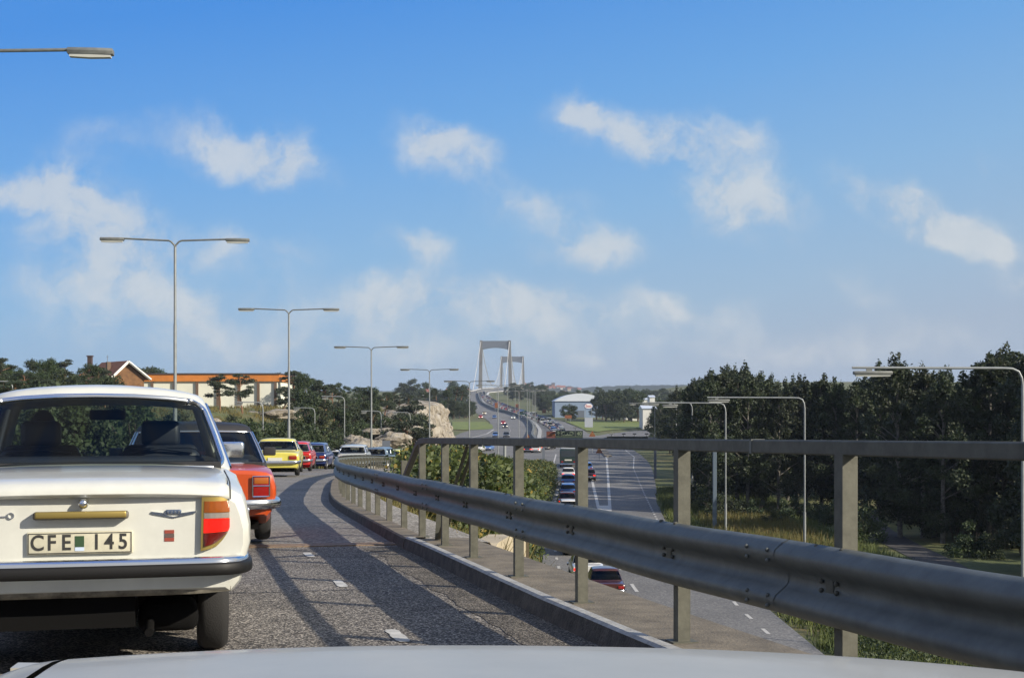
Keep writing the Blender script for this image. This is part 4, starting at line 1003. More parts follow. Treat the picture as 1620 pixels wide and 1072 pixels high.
sl = [(X(1618,50),50,9.6,6.0,1.24,0,'large hooked street lamp at the right edge of the picture'),(X(1273,89),89,9.35,6.1,.36,0,'hooked street lamp standing in the grass before the birch wood'),
      (X(1148,98),98,9.1,4.4,.03,0,'hooked street lamp beside the right edge of the lower road'),(X(1095,135),135,9.1,4.2,.08,0,'third hooked lamp along the birch wood'),
      (X(1070,172),172,9.1,4.2,.05,0,'fourth hooked lamp along the birch wood'),(X(1036,250),250,9.2,4.5,.0,0,'far hooked lamp beside the slip road')]
for i, (x, y, h, arm, zt, rz_, lb) in enumerate(sl):
    o = single_lamp(h, arm); o.location = (x, y, zt-h); o.rotation_euler.z = R(rz_)
    o['label'] = lb; o['category'] = 'street lamp'; o['group'] = 'single-arm street lamps beside the lower road'
for i, (px, py, d, lb) in enumerate(((545,627,150,'pale hooked lamp on the left slope between two double lamps'),(416,636,120,'thin hooked lamp left of the pale yellow car'),(649,652,190,'small hooked lamp in front of the rock cutting'),(603,650,170,'thin hooked lamp before the brown grassy slope'),(20,603,110,'hooked lamp head low over the roof of the white saloon'),(498,645,160,'hooked lamp half hidden in the dark shrubs of the slope'))):
    x = X(px,d); zt = Z(py,d); zg = H(x,d); o = single_lamp(max(3.5, zt-zg), 2.4); o.location = (x, d, zt-max(3.5,zt-zg)); o['label'] = lb; o['category'] = 'street lamp'; o['group'] = 'single-arm lamps on the left slope'

# ---------------------------------------------------------------- suspension bridge
BR = mat('bridge_concrete', (.15,.15,.145), .85, var=.15, vscale=.08); BRD = mat('bridge_steel', (.12,.14,.17), .6); BRW = mat('bridge_white', (.50,.50,.47), .6)
y0b = RW[-1][0]; sb = empty('suspension_bridge', (0, 1265, 0)); tag(sb, 'grey suspension bridge with two portal towers at the end of the motorway', 'bridge')
ax0 = Vector((-14.8, 1265)); ax1 = Vector((0.3, 1687)); dirb = (ax1-ax0).normalized(); nb = Vector((dirb.y, -dirb.x))
def axp(y, off=0.0):
    x = ax0.x+(y-ax0.y)*dirb.x/dirb.y
    if y < 1150: x = interp(y, [(y0b, (RW[-1][1]+RW[-1][2])/2), (1150, ax0.x+(1150-ax0.y)*dirb.x/dirb.y)])
    return (x+off*nb.x, y+off*nb.y)
def deckw(y): return interp(y, [(y0b, (RW[-1][2]-RW[-1][1])/2), (1130, 13.2)])
def sw(name, m, sec, ya_, yb_, st=20, par=sb):
    mb = MB(); rows = []; n = int((yb_-ya_)/st)
    for i in range(n+1):
        y = ya_+(yb_-ya_)*i/n; w_ = deckw(y); r_ = []
        for (u, off, h) in sec: x, yy2 = axp(y, u*w_+off); r_.append((x, yy2, zc(y)+h))
        rows.append(r_+[r_[0]])
    mb.grid(rows); mb.add(rows[0][:-1], [tuple(range(len(sec)))]); mb.add(rows[-1][:-1], [tuple(range(len(sec)))]); return child(mb, name, m, par)
sw('roadway', ASPH2, ((-1,0,0),(1,0,0),(1,0,-.4),(-1,0,-.4)), y0b+1, 2100)
sw('deck_girder', BRD, ((-1,-.6,-.45),(1,.6,-.45),(1,.6,-3.4),(-1,-.6,-3.4)), 1080, 2100)
for s_ in (-1,1): sw('walkway', BRW, ((s_,-.5,.55),(s_,.9,.55),(s_,.9,.05),(s_,-.5,.05)), 1010, 2100)
sw('median_barrier', BR, ((0,-.4,0),(0,-.3,1.1),(0,.3,1.1),(0,.4,0)), y0b+1, 2100)
HT = 56.0
for (c0, yv, hid) in ((ax0,1265,''),(ax1,1687,'')):
    tw = MB()
    tower = None
    for s_ in (-1,1):
        m = MB(); rows = []
        for z, w_, d_ in ((-46,4.2,6.5),(zc(yv),3.3,5.2),(HT-9,2.5,4.2),(HT,2.4,4.0)):
            off = s_*(12.6+ (zc(yv)*0) + (1.0 if z < 0 else 1.0*(1-z/HT))); cx_, cy_ = c0.x+off*nb.x, c0.y+off*nb.y
            rows.append([(cx_+nb.x*a*w_/2+dirb.x*b2*d_/2, cy_+nb.y*a*w_/2+dirb.y*b2*d_/2, z) for a, b2 in ((-1,-1),(1,-1),(1,1),(-1,1),(-1,-1))])
        m.grid(rows); m.add(rows[-1][:4], [(0,1,2,3)]); child(m, 'tower_leg', BR, sb)
    m = MB(); rows = []
    for i in range(13):
        u = -1+2*i/12; off = u*11.45; cx_, cy_ = c0.x+off*nb.x, c0.y+off*nb.y; zlow = HT-8.2+1.6*(1-u*u)*1.0
        rows.append([(cx_-dirb.x*1.6,cy_-dirb.y*1.6,zlow),(cx_-dirb.x*1.6,cy_-dirb.y*1.6,HT-.4),(cx_+dirb.x*1.6,cy_+dirb.y*1.6,HT-.4),(cx_+dirb.x*1.6,cy_+dirb.y*1.6,zlow),(cx_-dirb.x*1.6,cy_-dirb.y*1.6,zlow)])
    m.grid(rows); child(m, 'tower_crossbeam', BRD, sb)
def cabz(y):
    if y < 1265: t = (y-1150)/115; return zc(1150)+1+(HT+.8-zc(1150)-1)*t-4*t*(1-t)*.7
    if y > 1687: t = (1802-y)/115; return zc(1802)+1+(HT+.8-zc(1802)-1)*t-4*t*(1-t)*.7
    t = (y-1265)/422; return HT+.8-(HT+.8-zc(1475)-3)*4*t*(1-t)
for s_ in (-1,1):
    m = MB(); pts = []
    for i in range(61):
        y = 1150+652*i/60; x, yy2 = axp(y, 0); w_ = 13.4; pts.append((x+s_*12.7*nb.x, yy2+s_*12.7*nb.y, cabz(y)))
    m.tube(pts, .26, 6); child(m, 'main_cable', BRW, sb, 60)
    m = MB(); y = 1265+16
    while y < 1680:
        x, yy2 = axp(y, 0); px_2, py_2 = x+s_*12.7*nb.x, yy2+s_*12.7*nb.y
        if cabz(y) > zc(y)+2: m.tube([(px_2,py_2,zc(y)),(px_2,py_2,cabz(y))], .10, 4)
        y += 16
    h_ = child(m, 'hangers', BRW, sb); h_['kind'] = 'stuff'
# median barrier of the near motorway
MED = [(852,705),(845,697),(842,692),(844,685),(844,678),(836,667),(822,660),(806,654),(784,649),(764,639),(758,630),(757,622)]
mb = MB(); pp = smooth_path([(P(*p)[0],P(*p)[1],0) for p in MED], 4); rows = []
for i, p in enumerate(pp):
    t_ = (pp[min(i+1,len(pp)-1)]-pp[max(i-1,0)]).normalized(); nn = Vector((t_.y,-t_.x,0)); z = zc(p.y); rows.append([tuple(p+nn*a+Vector((0,0,z+h))) for a, h in ((-.45,-.05),(-.3,1.15),(.3,1.15),(.45,-.05))])
mb.grid(rows); mb.add(rows[0],[(0,1,2,3)]); tag(mb.build('median_barrier', mat('dark_barrier',(.12,.125,.115),.7)), 'dark barrier snaking along the middle of the motorway', 'barrier')
mb = MB(); rows = []
for i, p in enumerate(pp):
    t_ = (pp[min(i+1,len(pp)-1)]-pp[max(i-1,0)]).normalized(); nn = Vector((t_.y,-t_.x,0)); z = zc(p.y); rows.append([tuple(p+nn*a+Vector((0,0,z+h))) for a, h in ((1.2,-.05),(1.2,.14),(2.2,.14),(2.2,-.05))])
mb.grid(rows); struct(mb.build('kerb', KERB), 'white kerb strip on the right of the motorway barrier')
#PART3
# ---------------------------------------------------------------- rock cutting
RK = bpy.data.materials.new('rock_face'); RK.use_nodes = True; n_ = RK.node_tree.nodes; l = RK.node_tree.links; b = n_['Principled BSDF']; b.inputs['Roughness'].default_value = .9
t = n_.new('ShaderNodeTexCoord'); mp = n_.new('ShaderNodeMapping'); mp.inputs['Scale'].default_value = (.7,.7,.24); l.new(t.outputs['Object'], mp.inputs[0])
a1 = n_.new('ShaderNodeTexNoise'); a1.inputs['Scale'].default_value = 1.1; a1.inputs['Detail'].default_value = 10; a1.inputs['Roughness'].default_value = .72; a1.inputs['Distortion'].default_value = .8; l.new(mp.outputs[0], a1.inputs['Vector'])
rp = n_.new('ShaderNodeValToRGB'); cr = rp.color_ramp; cr.elements[0].position = .36; cr.elements[0].color = (.06,.05,.035,1); cr.elements[1].position = .60; cr.elements[1].color = (.36,.335,.285,1)
e = cr.elements.new(.46); e.color = (.26,.225,.17,1); l.new(a1.outputs[0], rp.inputs[0]); l.new(rp.outputs[0], b.inputs['Base Color'])
bp = n_.new('ShaderNodeBump'); bp.inputs['Strength'].default_value = .9; bp.inputs['Distance'].default_value = .5; l.new(a1.outputs[0], bp.inputs['Height']); l.new(bp.outputs[0], b.inputs['Normal'])
def rockd(p, a):
    v = Vector(p); c = noise.cell(Vector((v.y*.35+v.x*.1, v.z*.5, v.x*.3))); 
    return a*(1.1*noise.noise(v*.16)+.9*noise.noise(v*.45)+.7*noise.noise(v*1.1)+.7*(c-.5))
cl = [(130,-13.6),(150,-13.8),(170,-14.6),(200,-15.2),(225,-14.8),(250,-14.2),(275,-13.7),(298,-13.2),(312,-14.5),(328,-18),(345,-24),(365,-34)]
ct = [(130,-7),(150,-6.2),(175,-5.4),(200,-4.6),(222,-3.8),(236,-2.2),(250,-.7),(262,-.4),(285,-.4),(298,-1.4),(312,-2.0),(345,-3),(365,-6)]
mb = MB(); rows = []; y = 130.0
while y <= 365:
    x = interp(y, cl); zt = interp(y, ct)+.8*noise.noise(Vector((y*.11,0,0)))+.5*noise.noise(Vector((y*.33,4,0))); zb2 = zc(y)-.3; col_ = []
    for j in range(21):
        v = j/20; z = zb2+(zt-zb2)*v; off = 1.6*(1-v)-.6*v; px2 = x+off; d_ = rockd((x, y, z), .85); col_.append((px2+d_, y+rockd((x+50, y, z), .4), z))
    for k in range(1, 8): q_ = rockd((x-k*1.1, y, 3), .35); col_.append((x-.6-k*1.15+q_*.4, y, zt+.12*k+abs(q_)*.8-max(0,k-4)*.5))
    rows.append(col_); y += 1.15
mb.grid(rows); struct(mb.build('rock_face', RK, smooth=38), 'pale blasted rock cutting beside the motorway')
def boulder(cx_, cy_, cz_, rx, ry, rz_, seed, lb):
    mb = MB(); rows = []; n = 22
    for i in range(n+1):
        th = math.pi*i/n; row = []
        for j in range(2*n):
            v = Vector((math.sin(th)*math.cos(math.pi*j/n), math.sin(th)*math.sin(math.pi*j/n), -math.cos(th)))
            k = 1+.34*noise.noise(v*1.4+Vector((seed,0,0)))+.18*noise.noise(v*3.4+Vector((0,seed,0)))+.07*noise.noise(v*9)
            row.append((rx*v.x*k, ry*v.y*k, rz_*v.z*k))
        rows.append(row)
    mb.grid(rows, 0, True); o = mb.build('rock_outcrop', RK, smooth=42); o.location = (cx_, cy_, cz_); return tag(o, lb, 'rock')
for (px, py, d, rx, rz_, lb) in ((572,694,118,2.9,1.3,'pale rounded rock outcrop behind the silver estate car'),(560,688,122,1.5,.8,'small cream rock above the rounded outcrop'),(598,697,128,2.0,1.0,'low pale rock at the foot of the brown slope'),
     (622,684,160,3.2,1.5,'broad grey-cream rock slab between the outcrop and the cutting'),(648,672,190,3.6,1.9,'cream rock shoulder at the left end of the cutting'),(612,667,215,3.2,1.0,'grey flat rock among brown heather'),(604,676,175,4.2,1.1,'long grey rock ledge on the brown slope'),(632,690,165,2.4,1.4,'cream rock block below the broad slab'),
     (445,646,190,4.5,1.4,'grey rock hump below the right end of the white building'),(400,650,200,3.5,1.0,'flat grey rock in front of the white building'),(330,660,150,3.0,1.4,'mossy grey rock wall behind the queue')):
    x = X(px,d); boulder(x, d, Z(py,d)-rz_*.55, rx*.55, rx*.5, rz_*.55, px*.37, lb)

# ---------------------------------------------------------------- foliage
def leaf_cloud(blobs, n, size, seed, flat=.0, shell=.55):
    """many leaf-sized quads spread through ellipsoids (cx,cy,cz,rx,ry,rz)"""
    r = np.random.default_rng(seed); vols = np.array([b_[3]*b_[4]*b_[5] for b_ in blobs])**.72; vols = vols/vols.sum()
    idx = r.choice(len(blobs), n, p=vols); B = np.array(blobs)[idx]
    d = r.normal(size=(n,3)); d /= np.linalg.norm(d, axis=1)[:,None]; rad = (shell+(1-shell)*r.random(n))**.8*(1+.12*r.normal(size=n))
    c = B[:,:3]+B[:,3:6]*d*rad[:,None]
    u = r.normal(size=(n,3)); u /= np.linalg.norm(u, axis=1)[:,None]; w_ = r.normal(size=(n,3))*np.array([1,1,.6]); v = np.cross(u, w_); v /= np.linalg.norm(v, axis=1)[:,None]
    s_ = (size*(.55+.9*r.random(n)))[:,None]
    P4 = np.stack([c-u*s_*.5, c+v*s_*.28+u*s_*.02, c+u*s_*.5, c-v*s_*.28], 1).reshape(-1,3)
    return P4
def quads_mesh(name, P4, mats, mi=None):
    n = len(P4)//4; me = bpy.data.meshes.new(name); me.vertices.add(4*n); me.vertices.foreach_set('co', P4.astype(np.float32).ravel())
    me.loops.add(4*n); me.loops.foreach_set('vertex_index', np.arange(4*n, dtype=np.int32)); me.polygons.add(n); me.polygons.foreach_set('loop_start', np.arange(0,4*n,4, dtype=np.int32))
    for m in (mats if isinstance(mats,(list,tuple)) else [mats]): me.materials.append(m)
    if mi is not None: me.polygons.foreach_set('material_index', mi.astype(np.int32))
    me.update(calc_edges=True); me.validate(); return me
def mesh_obj(name, me, parent=None):
    o = bpy.data.objects.new(name, me); sc.collection.objects.link(o); o.parent = parent; return o
def make_tree(kind, seed):
    r = random.Random(seed); root = empty(kind); m = MB()
    if kind == 'birch_tree':       # height about 10, drooping irregular crown reaching low
        h = 10; lean = r.uniform(-.4,.4); blobs = []
        trunk = [(0,0,-.5),(lean*.2,0,3),(lean*.6,0,6.5),(lean,0,9.3)]; m.tube(trunk, [.16,.12,.07,.02], 7)
        for i in range(66):
            t_ = r.random()**.8; z = 1.2+8.6*t_; a = r.uniform(0, 2*math.pi); rr = (2.6*math.sin(math.pi*min(1,(z+.6)/10.8)**.8)+.25)*r.uniform(.25,1); x, y = rr*math.cos(a)+lean*t_, rr*math.sin(a)
            s_ = r.uniform(.30,.85)*(1.15-.5*t_); blobs.append((x, y, z, s_, s_, s_*r.uniform(.6,1.15)))
            if i % 3 == 0: m.tube([(lean*z/10,0,max(1,z-1.2)),(x*.6,y*.6,z-.4),(x,y,z)], [.05,.03,.012], 4, caps=False)
        for i in range(16): a = r.uniform(0,6.28); q_ = r.uniform(0,1.5); blobs.append((lean+q_*math.cos(a), q_*math.sin(a), 9.6-q_*1.1+r.uniform(-.3,.9), .22,.22,.6))
        P4 = leaf_cloud(blobs, 13000, .19, seed, shell=.35); m.build('trunk', BBARK, root, 50); mesh_obj('crown', quads_mesh('crown', P4, LEAFD), root)
    elif kind == 'pine_tree':      # umbrella-topped bent pine, height about 6
        a0 = r.uniform(-.9,.9); trunk = [(0,0,-.4),(a0*.3,.1,1.5),(a0*.9,0,3.1),(a0*.8,-.1,4.6),(a0*1.0,0,5.5)]; m.tube(trunk, [.17,.14,.11,.08,.03], 7); blobs = []
        for i in range(19):
            z = r.uniform(2.3,5.8); a = r.uniform(0,6.28); rr = r.uniform(.3,2.1)*(1 if z < 5 else .55); x, y = a0*.9+rr*math.cos(a), rr*math.sin(a); s_ = r.uniform(.45,.95)
            blobs.append((x,y,z,s_*1.2,s_*1.2,s_*.42)); m.tube([(a0*.85,0,z-.7),(x*.5+a0*.4,y*.5,z-.35),(x,y,z)], [.06,.04,.015], 4, caps=False)
        P4 = leaf_cloud(blobs, 5200, .20, seed, shell=.2); m.build('trunk', PBARK, root, 50); mesh_obj('crown', quads_mesh('crown', P4, PINEM), root)
    elif kind == 'broadleaf_tree': # round crowned, height about 6
        m.tube([(0,0,-.4),(.1,0,1.4),(0,.1,3.5)], [.17,.13,.06], 6); blobs = []
        for i in range(24):
            a = r.uniform(0,6.28); z = r.uniform(1.0,5.6); rr = 1.9*math.sin(math.pi*min(1,z/6.6))*r.uniform(.3,1)+.1; s_ = r.uniform(.5,.95); blobs.append((rr*math.cos(a), rr*math.sin(a), z, s_, s_, s_*.8))
            if i%3==0: m.tube([(0,0,1.2),(rr*.5*math.cos(a),rr*.5*math.sin(a),z*.7),(rr*math.cos(a),rr*math.sin(a),z)], [.07,.04,.015], 4, caps=False)
        P4 = leaf_cloud(blobs, 5200, .22, seed, shell=.3); m.build('trunk', BARK, root, 50); mesh_obj('crown', quads_mesh('crown', P4, LEAFM), root)
    elif kind == 'shrub':
        blobs = []
        for i in range(12):
            a = r.uniform(0,6.28); rr = r.uniform(0,1.1); z = r.uniform(.3,1.5)*(1.15-rr*.5); s_ = r.uniform(.35,.6); blobs.append((rr*math.cos(a), rr*math.sin(a), z, s_, s_, s_*.8))
        for i in range(5): a = r.uniform(0,6.28); m.tube([(0,0,-.2),(.3*math.cos(a),.3*math.sin(a),.6),(.7*math.cos(a),.7*math.sin(a),1.2)], [.03,.02,.01], 4)
        m.build('stem', BARK, root, 50); mesh_obj('foliage', quads_mesh('foliage', leaf_cloud(blobs, 3000, .13, seed, shell=.2), LEAFM), root)
    return root
protos = {k: [make_tree(k, 11+7*i+hash_) for i in range(n)] for k, n, hash_ in (('birch_tree',5,0),('pine_tree',4,100),('broadleaf_tree',4,200),('shrub',4,300))}
used_p = set()
def place(kind, x, y, z, s_, label, cat, group, sz=None, k=None):
    k = random.randrange(len(protos[kind])) if k is None else k; p = protos[kind][k]
    if (kind,k) not in used_p: used_p.add((kind,k)); o = p
    else: o = copy_tree(p)
    o.location = (x, y, z); o.scale = (s_, s_, sz or s_); o.rotation_euler.z = random.uniform(0, 6.28); tag(o, label, cat, group); return o

# the birch wood to the right of the lower road
random.seed(21); wood = []
def edge_r(y): return interp(y, [(a,c) for a,b_,c in RW])
tops = [(1020,632),(1045,628),(1060,616),(1100,603),(1140,588),(1175,582),(1200,598),(1240,602),(1300,598),(1345,610),(1395,578),(1425,572),(1450,590),(1490,585),(1530,592),(1560,560),(1600,545),(1640,545),(1800,540)]
def wt(x, y, row, kmax=1.0):
    px = CX+F*x/y; top = Z(interp(px, tops), y); zg = H(x, y); h = (top-zg)*kmax; wood.append((px, x, y, zg, h, row))
y = 96
for px in range(1120, 1420, 23): d = 122+random.uniform(-5,5); wt(X(px+random.uniform(-6,6),d), d, 'front row', random.uniform(.93,1.0))
for px in range(1095, 1480, 26): d = 140+random.uniform(-6,6); wt(X(px+random.uniform(-6,6),d), d, 'second row', random.uniform(.88,1.0))
for px in range(1425, 1800, 34): d = 93+random.uniform(-4,4); wt(X(px+random.uniform(-6,6),d), d, 'front row', random.uniform(.93,1.0))
for px in range(1440, 1900, 38): d = 108+random.uniform(-4,4); wt(X(px+random.uniform(-6,6),d), d, 'second row', random.uniform(.9,1.0))
for px in range(1560, 1900, 60): d = 76+random.uniform(-3,3); wt(max(29.5, X(px,d)), d, 'near row', random.uniform(.85,.97))
for y in range(160, 292, 14): wt(edge_r(y)+5.5+random.uniform(-1,2), y+random.uniform(-3,3), 'roadside row', random.uniform(.86,.98)); wt(edge_r(y)+12+random.uniform(-1,2), y+random.uniform(-3,3), 'back row', 1)
for px in range(1110, 1800, 48): d = 172+random.uniform(-8,8); wt(X(px,d), d, 'back row', random.uniform(.92,1.0))
for (x, y) in ((26,48),(31,40),(24,36),(35,55),(30,62),(37,66),(28,28),(36,30),(34.5,74),(38,70),(42,66),(36.5,82),(40,78),(46,74),(33,66),(44,84),(24,18),(33,12),(23,2)): wt(x, y, 'outer unseen row', .7)  # unseen trees past the frame edge, several added to shade path and lawn
for row in sorted(set(w_[5] for w_ in wood)):
    ws = sorted([w_ for w_ in wood if w_[5] == row])
    for i, (px, x, y, zg, h, _) in enumerate(ws):
        s_ = h/10.1; place('birch_tree', x, y, zg, max(.8, s_*random.uniform(.95,1.15)), 'dark leafy birch, %s from the left in the %s beyond the lower road' % (ordw(i), row), 'tree', 'birch wood right of the lower road', sz=s_)
# undergrowth along the wood edge
random.seed(5); ug = []
for px in range(1130, 1480, 16): ug.append((px, random.uniform(105,114)))
for px in range(1460, 1700, 26): ug.append((px, random.uniform(84,90)))
for px in range(1335, 1625, 11): ug.append((px, random.uniform(112,122) if px < 1440 else random.uniform(96,108)))
for px in (1366,1382,1396,1350): ug.append((px, random.uniform(93,97)))
for i, (px, d) in enumerate(sorted(ug)):
    x = X(px,d); 
    if abs(x-interp(d,[(58,21),(84,24.6),(122,30)])) < 2.3: continue
    s_ = random.uniform(.7,1.35); place('shrub', x, d, H(x,d), s_, 'low green bush, %s from the left along the edge of the birch wood' % ordw(i), 'bush', 'bushes along the birch wood')

# left hill: pines, broadleaf trees and shrubs
random.seed(33); hill = []
ltops = [(-200,560),(0,566),(50,570),(100,568),(160,578),(205,575),(250,580),(330,592),(370,588),(430,590),(470,588),(510,594),(545,606),(580,612),(640,620),(700,612),(715,606),(735,622)]
def lt(px, d, kind, k=1.0, zg=None):
    x = X(px,d); zg = H(x,d) if zg is None else zg; hill.append((px, x, d, zg, (Z(interp(px, ltops), d)-zg)*k, kind))
for px in range(-160, 175, 13): lt(px+random.uniform(-5,5), random.uniform(150,200), random.choice(['pine_tree','broadleaf_tree','broadleaf_tree']), random.uniform(.85,1.02))
for px in range(-150, 240, 17): lt(px+random.uniform(-5,5), random.uniform(105,135), random.choice(['broadleaf_tree','pine_tree']), random.uniform(.55,.72))
for px in range(190, 250, 14): lt(px, random.uniform(262,285), 'broadleaf_tree', random.uniform(.9,1))
for px in (348,): lt(px, 186, 'pine_tree', .98)
lt(384, 192, 'pine_tree', .97)
for px in range(325, 345, 12): lt(px, 285, 'broadleaf_tree', .95)
for px in range(442, 740, 12): lt(px+random.uniform(-4,4), random.uniform(205,300) if px < 660 else random.uniform(330,400), random.choice(['pine_tree','pine_tree','broadleaf_tree']), random.uniform(.82,1.03), zg=None if px < 660 else 1.0)
for px in range(448, 660, 15): lt(px+random.uniform(-4,4), random.uniform(165,200), random.choice(['pine_tree','broadleaf_tree']), random.uniform(.55,.8))
for px in range(700, 745, 9): lt(px, random.uniform(405,430), 'broadleaf_tree', .55, zg=-4)
hill.sort(); cnt = {}
for (px, x, d, zg, h, kind) in hill:
    zone = 'behind the saloon' if px < 240 else ('around the cream building' if px < 440 else ('on the left slope' if px < 660 else 'above the rock cutting'))
    row = 'front' if d < 205 else 'back'
    kk = (kind, zone, row); cnt[kk] = cnt.get(kk, 0)+1
    s_ = max(.35, h/5.9); s1 = min(1.5, max(s_, .62)) ; nm = {'pine_tree':'bent dark pine','broadleaf_tree':'bushy green tree'}[kind]
    place(kind, x, d, zg, s1, '%s, %s from the left in the %s line %s' % (nm, ordw(cnt[kk]-1), row, zone), 'tree', 'trees on the left hill', sz=s_)
random.seed(44); sh = []
for i in range(70):
    px = random.uniform(545, 690); d = random.uniform(170, 262); xx = X(px,d)
    if xx < xleft(d)-3: sh.append((px, xx, d))
for i in range(150):
    d = random.uniform(56, 165); xl = xleft(d)-2.2-abs(random.gauss(0, 11)); px = CX+F*xl/d
    if 225 < px < 445 and H(xl,d)+2.4 > Z(650,d): continue
    if -120 < px < 640 and not (d > 112 and px > 548 and random.random() < .8): sh.append((px, xl, d))
for px in (596,608,640,655,668,700,690,676): d = random.uniform(165,215) if px < 670 else random.uniform(270,300); sh.append((px, X(px,d), d))
sh.sort()
for i, (px, x, d) in enumerate(sh):
    s_ = random.uniform(.8,1.9)*(1 if px < 590 else .7); zg = H(x,d)
    place('shrub', x, d, zg-.1, s_, 'rough green shrub, %s from the left on the slope behind the queue' % ordw(i), 'shrub', 'shrubs on the left slope')

# trees of the middle distance and the far bank of the road
random.seed(55); far = []
def ft(px, d, h, kind='broadleaf_tree', z=None): x = X(px,d); far.append((px, x, d, H(x,d) if z is None else z, h, kind))
for px in range(945, 1012, 7): ft(px+random.uniform(-2,2), random.uniform(500,545), random.uniform(8,12.5))
for px in range(884, 908, 7): ft(px, 530, random.uniform(5.5,8))
for i in range(46): px = random.uniform(842,905); ft(px, random.uniform(620,900), random.uniform(5,9))
for i in range(34): px = random.uniform(905,1060); ft(px, random.uniform(640,900), random.uniform(6,9))
for i in range(24): px = random.uniform(795,860); ft(px, random.uniform(860,1080), random.uniform(6,10))
for i in range(26): px = random.uniform(712,752); ft(px, random.uniform(540,640) if px < 736 else random.uniform(560,600), random.uniform(4.5,7))
for i in range(20): px = random.uniform(640,735); ft(px, random.uniform(640,900), random.uniform(9,14))
for i in range(10): px = random.uniform(1040,1066); ft(px, random.uniform(400,425), random.uniform(5,7))
far = [f for f in far if not (edge_r(f[2])+3 > f[1] > interp(f[2],[(a,b_) for a,b_,c in RW])-3)]
far.sort()
for i, (px, x, d, zg, h, kind) in enumerate(far):
    s_ = h/6; place(kind, x, d, zg, s_*1.15, 'distant green tree, %s from the left around the motorway' % ordw(i), 'tree', 'distant trees around the motorway', sz=s_)
for k_, ps in protos.items():
    for i, p in enumerate(ps):
        if (k_, i) not in used_p:
            for c in list(p.children): bpy.data.objects.remove(c)
            bpy.data.objects.remove(p)

# shrub mass on the ramp embankment
r = np.random.default_rng(3); pts = []
while len(pts) < 3000:
    y = r.uniform(20, 168); xr = railx(y)+.9; xe = interp(y, [(a,b_) for a,b_,c in RW])-.4
    if xe-xr < (3.4 if y < 34 else 1.6): continue
    x = r.uniform(xr+(2.6 if y < 34 else 1.0), xe)
    if y < 30 and x > .6: continue
    pts.append((x, y))
BL = []
for (x, y) in pts:
    s_ = r.uniform(.5,.95)*(1 if y > 32 else .75); of = x-railx(y); tp = zr(y)+interp(y,[(20,.0),(27,.45),(34,.75),(60,1.05),(110,1.2)])+.45*noise.noise(Vector((x*.5,y*.3,1)))-.42*max(0,of-3.6); g0 = H(x,y)
    hz_ = max(g0+.35, tp-s_*.7) if r.random() < .62 else g0+(max(.3, tp-g0-.6))*r.random(); BL.append((x, y, hz_, s_, s_, s_*.75))
P4 = leaf_cloud(BL, 210000, .15, 5, shell=.5)
yc = P4.reshape(-1,4,3)[:,0,1]; mi = (r.random(len(P4)//4) < .075).astype(int)
o = mesh_obj('shrubbery', quads_mesh('shrubbery', P4, [SHRUBM, HIPS], mi)); tag(o, 'dense yellow-flecked green shrubbery covering the bank between ramp and lower road', 'shrubbery', kind='stuff')
def blades(name, pts, hgt, m, label, wd=.03, n=7):
    r2 = np.random.default_rng(9); A = []
    for (x, y, z) in pts:
        for k in range(n):
            dx, dy = r2.normal(size=2)*.16; lx, ly = r2.normal(size=2)*.18; h = hgt*r2.uniform(.5,1.2); a = r2.uniform(0, 3.14); cx_, cy_ = math.cos(a)*wd, math.sin(a)*wd
            b0 = np.array([x+dx-cx_, y+dy-cy_, z-.05]); b1 = np.array([x+dx+cx_, y+dy+cy_, z-.05]); tp = np.array([x+dx+lx, y+dy+ly, z+h]); A += [b0, b1, tp+np.array([cx_*.25,cy_*.25,0]), tp]
    o = mesh_obj(name, quads_mesh(name, np.array(A), m)); return tag(o, label, 'grass', kind='stuff')
r = np.random.default_rng(12); pp = []
for i in range(1300): y = r.uniform(15.6, 36); x = railx(y)+r.uniform(.75, 3.4); pp.append((x, y, H(x,y)))
blades('grass', pp, .42, DRYB, 'dry yellow grass beside the guard rail posts beyond the bridge', .012, 9)
pp = []
for i in range(5200):
    y = r.uniform(44, 150); x = edge_r(y)+r.uniform(.3, 11)
    if abs(x-interp(y,[(58,21),(84,24.6),(122,30)])) < 1.7: continue
    pp.append((x, y, H(x,y)))
blades('grass', pp, .55, GRASSB, 'tall green grass on the verge right of the lower road', .035, 7)
pp = []
for i in range(900): y = r.uniform(86, 112); x = edge_r(y)+r.uniform(2.5, 9); pp.append((x, y, H(x,y)))
blades('grass', pp, .75, DRYB, 'tall yellow grass around the hooked lamp posts', .03, 7)
pp = []
for i in range(2500):
    y = r.uniform(60, 250); x = xleft(y)-r.uniform(.4, 26); pp.append((x, y, H(x,y)))
blades('grass', pp, .5, DRYB, 'dry brown grass over the left slope', .05, 7)
pp = []
for i in range(1500): y = r.uniform(24, 60); x = 12.2+r.uniform(.2, 9); pp.append((x, y, H(x,y)))
BL = [(x, y, z+.35, .6,.6,.5) for x,y,z in pp]
o = mesh_obj('undergrowth', quads_mesh('undergrowth', leaf_cloud(BL, 26000, .13, 8), LEAFM)); tag(o, 'leafy undergrowth on the bank below the near guard rail', 'undergrowth', kind='stuff')

